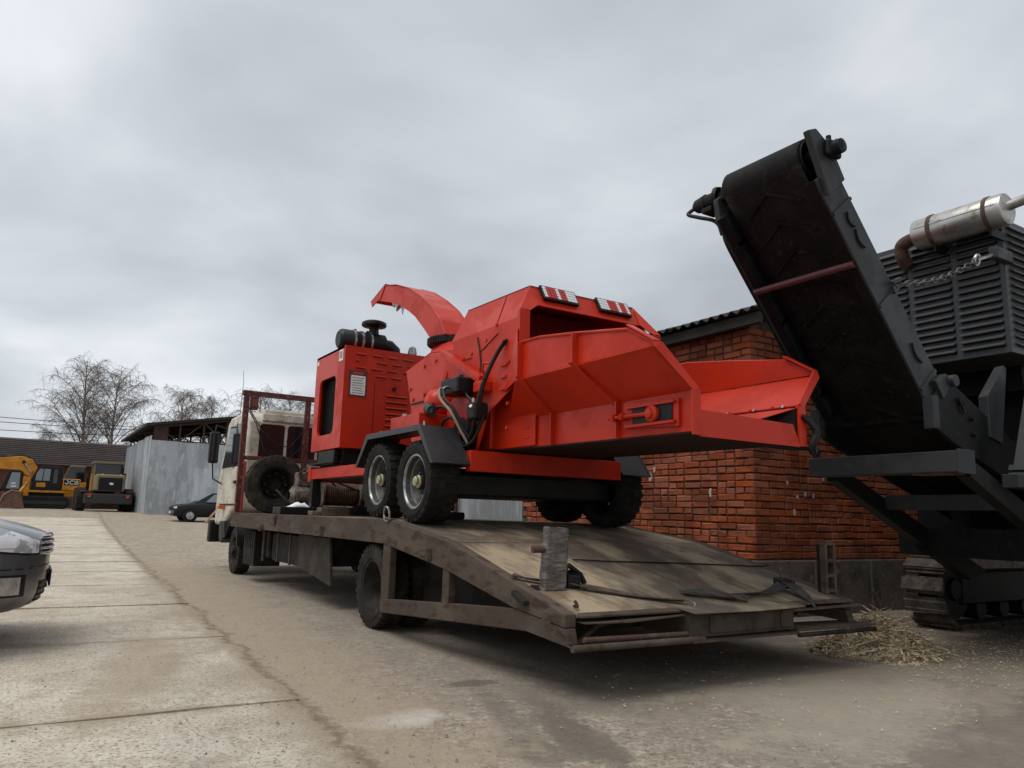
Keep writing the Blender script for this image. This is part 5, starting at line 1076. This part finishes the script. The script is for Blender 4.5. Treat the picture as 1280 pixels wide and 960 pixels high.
# safety chain from the boom to the enclosure
pA = cp_(2.55,YN-.05,.26); pB = V(6.42,2.90,3.20)
m = MB(); nl = 19
for k in range(nl):
    t_ = (k+.5)/nl; c = pA.lerp(pB,t_*.80)+V(0,0,-.06*math.sin(math.pi*t_)); d = (pB-pA).normalized(); s_ = V(0,0,1).cross(d).normalized() if k%2 else d.cross(V(0,0,1).cross(d)).normalized()
    L = (pB-pA).length*.8/nl*.72; m.tube([c+d*L*math.cos(i*.7854)+s_*.019*math.sin(i*.7854) for i in range(8)],.0075,5,close=True)
chn = m.obj('chain', CHN, cr, smooth=60)
e1_ = pA.lerp(pB,.80); MB().tube([e1_,pA.lerp(pB,1.0)],.014,8).obj('turnbuckle', STEEL, chn, smooth=50); ring(e1_,.035,.012,(0,1,.3),'shackle',STEEL,1.2,chn)
MB().bar(pA+V(-.05,0,.0),pA+V(.05,-.0,.05),.03,.02).bar(pA+V(-.03,0,-.07),pA+V(.05,0,.0),.02,.02).obj('chain_hook', DGREY, chn); MB().box(6.38,6.64,2.86,2.93,3.16,3.26).obj('chain_lug', DGREY, chn, bevel=.01)
# ------------------------------------------------------------------ cars
class Car:
    # st: (distance behind nose, half width, z bottom, z top); n: section squareness
    def __init__(s, st, n=5.0): s.st = st; s.n = n
    def par(s, d):
        st = s.st
        if d <= st[0][0]: return st[0][1:]
        for a, b in zip(st, st[1:]):
            if d <= b[0]:
                t = (d-a[0])/(b[0]-a[0]); return tuple(a[i]+(b[i]-a[i])*t for i in (1,2,3))
        return st[-1][1:]
    def y(s, d, z):
        w, zb, zt = s.par(d); c = (zb+zt)/2; h = (zt-zb)/2; q = min(1,abs((z-c)/h)); return w*(1-q**s.n)**(1/s.n)
    def sec(s, d, k=28):
        w, zb, zt = s.par(d); c = (zb+zt)/2; h = (zt-zb)/2; P = []
        for i in range(k):
            a = 2*math.pi*i/k; ca, sa = math.cos(a), math.sin(a)
            P.append((-d, w*math.copysign(abs(ca)**(2/s.n),ca), c+h*math.copysign(abs(sa)**(2/s.n),sa)))
        return P
    def body(s, extra=()):
        ds = sorted(set([a[0] for a in s.st])|set(extra)); m = MB(); k = 28
        for d in ds: m.v += s.sec(d,k)
        for i in range(len(ds)-1):
            for j in range(k): m.f.append((i*k+j,i*k+(j+1)%k,(i+1)*k+(j+1)%k,(i+1)*k+j))
        m.f.append(tuple(range(k))); m.f.append(tuple((len(ds)-1)*k+j for j in range(k-1,-1,-1))); return m
    def dn(s, y, z):  # distance behind nose of the front surface at lateral y, height z
        lo, hi = 0, .9
        for _ in range(24):
            q = (lo+hi)/2
            w, zb, zt = s.par(q)
            if zb < z < zt and s.y(q,z) > abs(y): hi = q
            else: lo = q
        return hi
    def side(s, d0, d1, zl, zh, off, sg, nd=8, nz=4):  # patch on the flank
        m = MB(); G = []
        for i in range(nd+1):
            d = d0+(d1-d0)*i/nd
            for j in range(nz+1):
                z = zl(d)+(zh(d)-zl(d))*j/nz; y = s.y(d,z); n_ = V(.35 if d < .5 else 0,1,0).normalized(); G.append((-d+n_.x*off, sg*(y+n_.y*off), z))
        m.add(G,[(i*(nz+1)+j,i*(nz+1)+j+1,(i+1)*(nz+1)+j+1,(i+1)*(nz+1)+j) for i in range(nd) for j in range(nz)]); return m
    def front(s, y0, y1, z0, z1, off, ny=14, nz=4):
        m = MB(); G = []
        for i in range(ny+1):
            y = y0+(y1-y0)*i/ny
            for j in range(nz+1):
                z = z0+(z1-z0)*j/nz; G.append((-s.dn(y,z)+off,y,z))
        m.add(G,[(i*(nz+1)+j,i*(nz+1)+j+1,(i+1)*(nz+1)+j+1,(i+1)*(nz+1)+j) for i in range(ny) for j in range(nz)]); return m
def cabin(rows, k=1):
    # rows: (d, half width bottom, z bottom, half width top, z top)
    m = MB()
    for d, wb, zb, wt, zt in rows: m.v += [(-d,-wb,zb),(-d,-wt,zt),(-d,wt,zt),(-d,wb,zb)]
    for i in range(len(rows)-1):
        for j in range(3): m.f.append((i*4+j,i*4+j+1,(i+1)*4+j+1,(i+1)*4+j))
    m.f.append((0,1,2,3)); q = (len(rows)-1)*4; m.f.append((q+3,q+2,q+1,q)); return m
def car_wheels(par, T, ds, hw, R):
    for d in ds:
        for sg in (-1,1):
            c = T @ V(-d,sg*(hw-.10),R)
            m = MB().lathe([(-.10,R*.62),(-.105,R*.8),(-.09,R*.96),(-.06,R),(.06,R),(.09,R*.96),(.105,R*.8),(.10,R*.62)],c,(0,1,0),28)
            w = m.obj('wheel', RUB, par, smooth=40)
            MB().lathe([(-.085,R*.64),(-.07,R*.56),(-.085,R*.2),(-.09,0)],c,(0,1,0),20).lathe([(.085,R*.64),(.07,R*.56),(.085,R*.2),(.09,0)],c,(0,1,0),20).obj('rim', ZINC, w, smooth=35)
# grey saloon at the left edge
st = [(0,.20,.44,.735),(.015,.36,.375,.765),(.04,.48,.325,.785),(.08,.59,.29,.802),(.14,.69,.265,.822),(.22,.78,.245,.845),(.32,.855,.23,.868),(.45,.90,.22,.893),(.65,.925,.21,.925),(.95,.94,.20,.955),(1.25,.94,.19,.98),(1.6,.94,.19,.985),(3.2,.94,.19,.985),(4.1,.93,.2,.99),(4.5,.90,.26,1.0),(4.7,.80,.34,.98),(4.78,.5,.42,.85)]
gc = Car(st, 4.2); T = Matrix.Translation((.185,6.95,0))
ca = thing('grey_car', 'dark grey saloon car nosing in at the left edge of the picture', 'car', (-2.2,6.95,0))
def P_(m, nm, mt, par=None, sm=40, bevel=0): return m.obj(nm, mt, par or ca, smooth=sm, T=T, bevel=bevel)
bd = P_(gc.body([.005,.028,.06,.11,.18,.27,.38,.55,.8,1.1]),'body',CARG,sm=60)
P_(cabin([(1.15,.70,.97,.66,.99),(2.0,.78,.97,.60,1.42),(2.5,.80,.97,.60,1.47),(3.4,.78,.97,.58,1.44),(4.25,.66,.98,.6,1.0)]),'greenhouse',GLASS,bd)
P_(cabin([(1.95,.62,1.40,.60,1.425),(2.5,.63,1.44,.60,1.485),(3.45,.6,1.41,.58,1.455)]),'roof_panel',CARG,bd)
for sg in (-1,1):
    zl = lambda d: .665+.06*max(0,(.5-d))*-.2+.11*max(0,d-.14); zh = lambda d: .742+.155*max(0,min(1,(d-.10)/.45))**.8
    hl = P_(gc.side(.085,.60,zl,zh,.006,sg,12,5),'headlight',mat('headlight_lens',(.62,.64,.66),.2,0,c2=(.30,.31,.33),s2=11,lo2=.5,hi2=.6,spec=.4),bd,60)
    P_(gc.side(.22,.34,lambda d: .70,lambda d: .775,.012,sg,4,3),'lamp_bowl',LENSW,hl,60); P_(gc.side(.40,.50,lambda d: .73,lambda d: .80,.012,sg,4,3),'lamp_bowl',LENSW,hl,60)
    P_(gc.side(.08,.62,lambda d: zl(d)-.012,zl,.003,sg,10,1),'lamp_seal',PLAST,hl,60)
    fl = P_(gc.side(.17,.47,lambda d: .385+.02*d,lambda d: .50+.03*d,.006,sg,8,3),'fog_lamp',mat('fog_lens',(.42,.41,.38),.15,.2,c2=(.3,.29,.27),s2=14),bd,60)
    P_(gc.side(.14,.50,lambda d: .37+.02*d,lambda d: .515+.03*d,.003,sg,8,3),'fog_surround',PLAST,bd,60)
P_(gc.front(-.50,.50,.655,.775,.003),'grille',PLAST,bd)
for z in (.765,.728,.690,.655): P_(MB().tube([(-gc.dn(y,z)+.010,y,z) for y in [(-.52+1.04*i/20) for i in range(21)]],.010 if z < .76 else .016,7),'grille_bar',CHROME,bd,60)
P_(gc.front(-.52,.52,.30,.465,.004),'lower_grille',PLAST,bd)
for k in range(4): z = .325+k*.04; P_(MB().tube([(-gc.dn(y,z)+.008,y,z) for y in [(-.5+1.0*i/16) for i in range(17)]],.006,6),'grille_slat',BLK,bd,60)
P_(MB().box(.01,.022,-.26,.26,.405,.52),'number_plate',PLAST,bd); P_(gc.front(-.66,.66,.565,.572,.002),'bumper_seam',PLAST,bd)
P_(gc.side(.06,.9,lambda d: .555,lambda d: .562,.002,-1,14,1),'bumper_seam',PLAST,bd)
for sg in (-1,1):
    for d in (.92,3.72): P_(MB().lathe([(0,.0),(0,.37),(.03,.37)],(-d,sg*.925,.33),(0,sg,0),28),'wheel_arch',BLK,bd,30)
car_wheels(ca,T,(.92,3.72),.97,.32)
# black hatchback in the distance
st2 = [(0,.55,.30,.66),(.04,.68,.27,.72),(.10,.76,.25,.76),(.3,.79,.22,.80),(.9,.81,.2,.86),(1.2,.81,.2,.90),(3.2,.81,.2,.91),(3.7,.78,.22,.92),(3.95,.72,.3,.86),(4.0,.6,.35,.7)]
bc = Car(st2, 7); T = Matrix.Translation((5.78,39.6,gz(39.6))) @ Matrix.Rotation(math.pi,4,'Z')
ca = thing('black_hatchback', 'small black hatchback parked in front of the grey shed', 'car', (7.8,39.6,gz(39.6)))
bd = P_(bc.body([.02,.2,.6]),'body',CARB,sm=50)
P_(cabin([(.95,.70,.86,.66,.88),(1.72,.74,.88,.58,1.36),(2.2,.75,.88,.58,1.40),(3.2,.74,.88,.56,1.38),(3.9,.66,.9,.56,.95)]),'greenhouse',CARB,bd)
P_(cabin([(1.10,.62,.96,.55,.975),(1.70,.55,1.33,.54,1.352)]).add([],[]),'windscreen',GLASSL,bd)
for sg in (-1,1):
    P_(MB().prism([(-1.42,sg*.745,.93),(-1.80,sg*.625,1.30),(-2.28,sg*.625,1.31),(-2.32,sg*.75,.93)],(0,sg*.012,0)),'side_window',GLASSL,bd); P_(MB().prism([(-2.4,sg*.75,.93),(-2.38,sg*.625,1.31),(-3.0,sg*.62,1.30),(-3.3,sg*.75,.93)],(0,sg*.012,0)),'side_window',GLASSL,bd)
    P_(bc.side(.03,.16,lambda d: .60,lambda d: .70,.006,sg,3,2),'headlight',LENSW,bd); P_(MB().lathe([(0,0),(0,.34),(.03,.34)],(-.75,sg*.80,.30),(0,sg,0),24),'wheel_arch',PLAST,bd,30); P_(MB().lathe([(0,0),(0,.34),(.03,.34)],(-3.2,sg*.80,.30),(0,sg,0),24),'wheel_arch',PLAST,bd,30)
P_(MB().box(-.08,.03,-.70,.70,.34,.50),'bumper',mat('grey_bumper',(.10,.10,.10),.6),bd,bevel=.02); P_(MB().box(.031,.036,-.22,.22,.36,.47),'number_plate',WHITE,bd); P_(bc.front(-.4,.4,.58,.70,.005),'grille',PLAST,bd)
car_wheels(ca,T,(.75,3.2),.86,.285)
tag(MB().tube([(7.15,38.2,gz(38.2)),(7.5,38.45,gz(38.2)+.42),(8.0,38.75,gz(38.2)+.95)],.06,6).obj('plank', mat('pale_orange_wood',(.30,.17,.11),.8)), 'slanting pale orange board leaning against the black hatchback', 'bar')
# ------------------------------------------------------------------ yard machines at the back left
def bigwheel(par, c, R, w, rim):
    o = MB().lathe([(-w/2*.8,R*.55),(-w/2,R*.75),(-w/2*.9,R*.95),(-w/3,R),(w/3,R),(w/2*.9,R*.95),(w/2,R*.75),(w/2*.8,R*.55)],c,(1,0,0),28)
    for k in range(20):
        a = k/20*6.283; cy, cz = math.cos(a), math.sin(a); o.bar(Vector(c)+V(-w/2*.9,R*.98*cy,R*.98*cz),Vector(c)+V(w/2*.9,R*.98*math.cos(a+.15),R*.98*math.sin(a+.15)),.10,.07,up=(0,cy,cz))
    q = o.obj('wheel', RUBD, par, smooth=40); MB().lathe([(-w/2*.7,R*.58),(-w/2*.5,R*.5),(-w/2*.4,R*.2),(-w/2*.6,R*.15),(-w/2*.6,0)],c,(1,0,0),20).lathe([(w/2*.7,R*.58),(w/2*.5,R*.5),(w/2*.4,0)],c,(1,0,0),20).obj('rim', rim, q, smooth=35)
zg = gz(50); lo = thing('wheel_loader', 'dusty yellow wheel loader seen from behind beside the grey shed', 'wheel loader', (3.75,51.5,zg))
MB().box(3.10,4.62,49.2,51.6,zg+1.15,zg+2.1).obj('engine_hood', YELD, lo, bevel=.10, seg=3)
gr = MB().box(3.26,4.48,49.17,49.22,zg+1.2,zg+1.92).obj('rear_grille', PLAST, lo, bevel=.02)
for k in range(9): MB().box(3.3,4.44,49.145,49.172,zg+1.26+k*.068,zg+1.285+k*.068).obj('grille_slat', BLK, gr)
MB().xz([(3.80,zg+1.55),(3.9,zg+1.5),(4.0,zg+1.52),(4.02,zg+1.6),(3.92,zg+1.64),(3.8,zg+1.62)],49.13,49.146).obj('badge', WHITE, gr)
for x in (3.42,4.35): MB().lathe([(0,.10),(.05,.10),(.06,0)],(x,49.3,zg+2.02),(0,-1,0),14).obj('work_lamp', LENSW, lo, smooth=30)
cw = MB().box(2.62,5.05,49.0,50.1,zg+.42,zg+1.0).obj('counterweight', DGREY, lo, bevel=.06, seg=2)
for x in (2.72,4.66): 
    l_ = MB().box(x,x+.28,48.97,49.02,zg+.78,zg+.98).obj('tail_lamp', PLAST, cw); MB().box(x+.02,x+.26,48.95,48.972,zg+.88,zg+.97).obj('lens', LENSR, l_); MB().box(x+.05,x+.22,48.95,48.972,zg+.79,zg+.865).obj('lens', AMBER, l_)
for x in (2.45,4.78): MB().box(x,x+.5,49.9,51.2,zg+1.05,zg+1.15).obj('mudguard', DGREY, lo, bevel=.03)
for x in (2.52,5.0):
    for y in (50.75,53.4): bigwheel(lo,(x,y,zg+.66),.66,.5,YELD)
MB().box(3.2,4.3,51.6,54.3,zg+.6,zg+1.3).obj('chassis', DARKST, lo)
for x in (3.1,4.55):
    for y in (51.3,52.8): MB().box(x-.05,x+.05,y-.05,y+.05,zg+1.6,zg+2.78).obj('cab_pillar', YELD if x < 4 else BLK, lo)
MB().box(3.15,4.5,51.32,52.78,zg+1.6,zg+2.76).obj('cab_glass', GLASS, lo); MB().box(3.0,4.66,51.15,52.95,zg+2.78,zg+2.90).obj('cab_roof', YELD, lo, bevel=.03)
MB().box(3.02,3.12,51.6,52.6,zg+1.2,zg+2.2).obj('side_panel', YEL, lo)
for x in (2.85,4.78): MB().box(x,x+.12,52.2,52.3,zg+1.9,zg+2.3).obj('mirror', PLAST, lo)
MB().prism([(2.5,54.6,zg+.1),(2.5,55.6,zg+.1),(2.5,55.3,zg+1.1),(2.5,54.5,zg+1.1)],(2.5,0,0)).obj('bucket', RUST, lo)
zg = gz(58); ec = thing('yellow_excavator', 'yellow tracked excavator with raised boom in front of brown building', 'excavator', (.8,58,zg))
for y in (57.0,59.2): MB().yz([(0,0)],0,1) if False else MB().xz([(-.55,zg+.12),(-.35,zg),(2.0,zg),(2.25,zg+.2),(2.25,zg+.6),(2.0,zg+.78),(-.35,zg+.78),(-.6,zg+.5)],y-.28,y+.28).obj('track', BLK, ec, bevel=.05)
MB().box(-.35,2.05,56.68,56.72,zg+.28,zg+.48).obj('track_frame', DGREY, ec)
MB().box(-.1,1.9,57.3,58.9,zg+.6,zg+1.0).obj('undercarriage', BLK, ec); MB().box(-.42,2.55,57.0,59.3,zg+1.0,zg+1.14).obj('turntable_deck', YEL, ec, bevel=.02)
MB().prism([(-.45,56.98,zg+.72),(-.05,56.98,zg+.72),(-.02,56.98,zg+1.9),(-.42,56.98,zg+2.0)],(0,1.2,0)).obj('boom_foot', YEL, ec, bevel=.03)
cb = MB().xz([(.02,zg+1.14),(1.70,zg+1.14),(1.72,zg+2.4),(1.6,zg+2.68),(.45,zg+2.68),(.15,zg+2.2)],57.0,58.1).obj('cab', BLK, ec, bevel=.04)
MB().xz([(.22,zg+1.75),(.58,zg+1.75),(.62,zg+2.5),(.42,zg+2.5),(.25,zg+2.2)],56.985,57.002).obj('cab_window', GLASSL, cb); MB().xz([(.64,zg+1.75),(1.0,zg+1.75),(1.0,zg+2.5),(.66,zg+2.5)],56.985,57.002).obj('cab_window', GLASSL, cb); MB().xz(rrect(1.2,1.42,zg+1.6,zg+2.5,.08),56.985,57.002).obj('cab_window', GLASS, cb); MB().box(.3,.8,56.98,57.002,zg+1.35,zg+1.62).obj('step_panel', YEL, cb)
cwt = MB().box(1.74,2.75,56.95,59.3,zg+1.15,zg+1.92).obj('counterweight', YEL, ec, bevel=.08, seg=3)
def letter(strokes, x, z, s, par, y=56.93, mt=WHITE):
    m = MB()
    for (x0,z0),(x1,z1) in strokes: m.bar((x+x0*s,y,z+z0*s),(x+x1*s,y,z+z1*s),.02,.20*s,up=(0,0,1) if abs(x1-x0) > abs(z1-z0) else (1,0,0))
    return m.obj('letter', mt, par)
bd_ = MB().box(1.80,2.66,56.935,56.955,zg+1.52,zg+1.88).obj('name_board', BLK, cwt)
LJ = [((.75,.9),(.75,.1)),((.85,.1),(.1,.1)),((.15,.1),(.15,.35)),((.45,.9),(.85,.9))]; LC = [((.95,.9),(.1,.9)),((.15,1),(.15,0)),((.1,.1),(.95,.1))]; LB = [((.15,1),(.15,0)),((.1,.9),(.8,.9)),((.1,.5),(.8,.5)),((.1,.1),(.8,.1)),((.8,.85),(.8,.55)),((.88,.45),(.88,.1))]
for L, x in ((LJ,1.84),(LC,2.11),(LB,2.38)): letter(L,x,zg+1.575,.25,bd_)
MB().xz([(-3.4,zg+2.35),(-1.82,zg+2.42),(-.75,zg+2.40),(-.1,zg+1.95),(.05,zg+1.9),(.28,zg+2.6),(-.05,zg+3.08),(-.65,zg+3.28),(-1.2,zg+3.2),(-3.4,zg+2.85)],57.9,58.5).obj('boom', YEL, ec, bevel=.04)
MB().cyl((-.5,57.8,zg+2.9),(.0,57.8,zg+2.2),.05,10).obj('boom_ram', STEEL, ec, smooth=40); MB().cyl((-.52,57.7,zg+2.9),(-.52,57.95,zg+2.9),.10,12).obj('boom_pin', BLK, ec, smooth=40); MB().tube([(-3.4,57.95,zg+2.98),(-1.3,57.95,zg+3.32),(-.6,57.95,zg+3.38),(.0,57.95,zg+3.15),(.3,57.95,zg+2.6)],.03,6).obj('boom_pipe', PLAST, ec)
MB().xz([(-3.5,zg+2.6),(-3.2,zg+2.95),(-4.2,zg+.8),(-4.5,zg+.9)],57.95,58.4).obj('dipper', YEL, ec, bevel=.03)
zg = gz(54); bh = thing('backhoe_loader', 'backhoe loader with rusty front bucket at the far left behind the grey car', 'backhoe loader', (-1.2,54,zg))
cb = MB().xz([(-1.5,zg+1.0),(-.4,zg+1.0),(-.42,zg+2.15),(-.6,zg+2.25),(-1.15,zg+2.25)],53.6,54.8).obj('cab', BLK, bh, bevel=.04); MB().xz([(-1.2,zg+1.15),(-.55,zg+1.15),(-.58,zg+2.1),(-1.0,zg+2.1)],53.585,53.602).obj('cab_window', GLASSL, cb); MB().box(-.98,-.75,53.575,53.59,zg+1.42,zg+1.5).obj('sticker', WHITE, cb); MB().box(-.98,-.7,53.575,53.59,zg+1.25,zg+1.33).obj('sticker', WHITE, cb)
bk = MB().prism([(-1.45,52.6,zg+.02),(-.15,52.6,zg+.02),(-.45,52.6,zg+.95),(-.8,52.6,zg+1.05),(-1.1,52.6,zg+.9),(-1.35,52.6,zg+.5)],(0,.05,0)).obj('bucket', RUST, bh); MB().tube([(-1.4,52.58,zg+.3),(-1.25,52.58,zg+.75),(-.9,52.58,zg+1.03),(-.45,52.58,zg+.98)],.045,6).obj('bucket_rim', YELD, bk, smooth=60)
MB().prism([(-1.45,52.65,zg+.02),(-.2,52.65,zg+.02),(-.2,53.4,zg+.08),(-1.45,53.4,zg+.08)],(0,0,.05)).obj('bucket_floor', RUST, bk); MB().box(-1.4,-.3,53.35,53.45,zg+.05,zg+.95).obj('bucket_back', RUST, bk)
MB().bar((-.5,52.9,zg+.9),(-.2,54.2,zg+1.5),.12,.2).obj('loader_arm', YEL, bh); MB().bar((-1.9,52.9,zg+.4),(-2.1,54.2,zg+1.5),.12,.2).obj('loader_arm', YEL, bh)
MB().box(-2.4,-1.5,53.5,54.9,zg+.6,zg+1.25).obj('engine_hood', YEL, bh, bevel=.08); MB().tube([(-2.0,53.4,zg+.9),(-1.55,53.3,zg+.7),(-1.3,53.2,zg+.2)],.08,8).obj('linkage', RUST, bh)
for x in (-.5,-2.2): bigwheel(bh,(x,54.2,zg+.5),.5,.35,YELD)
zg = gz(62); sl_ = thing('parked_loader', 'second yellow loader with pale cab roof behind the excavator counterweight', 'wheel loader', (2.4,63,zg))
cb = MB().xz([(1.85,zg+1.85),(3.15,zg+1.85),(3.1,zg+2.85),(2.2,zg+2.85)],61.4,62.8).obj('cab', GLASS, sl_); MB().xz([(2.15,zg+2.85),(3.2,zg+2.85),(3.15,zg+2.98),(2.25,zg+2.98)],61.3,62.9).obj('cab_roof', YELD, cb, bevel=.03)
MB().bar((1.83,61.37,zg+1.85),(2.18,61.37,zg+2.86),.06,.07).obj('cab_pillar', YELD, cb); MB().box(1.8,3.3,61.4,63.6,zg+.8,zg+1.85).obj('body', YEL, sl_, bevel=.06)
for x in (1.85,3.25):
    for y in (61.8,63.6): bigwheel(sl_,(x,y,zg+.6),.6,.4,YELD)
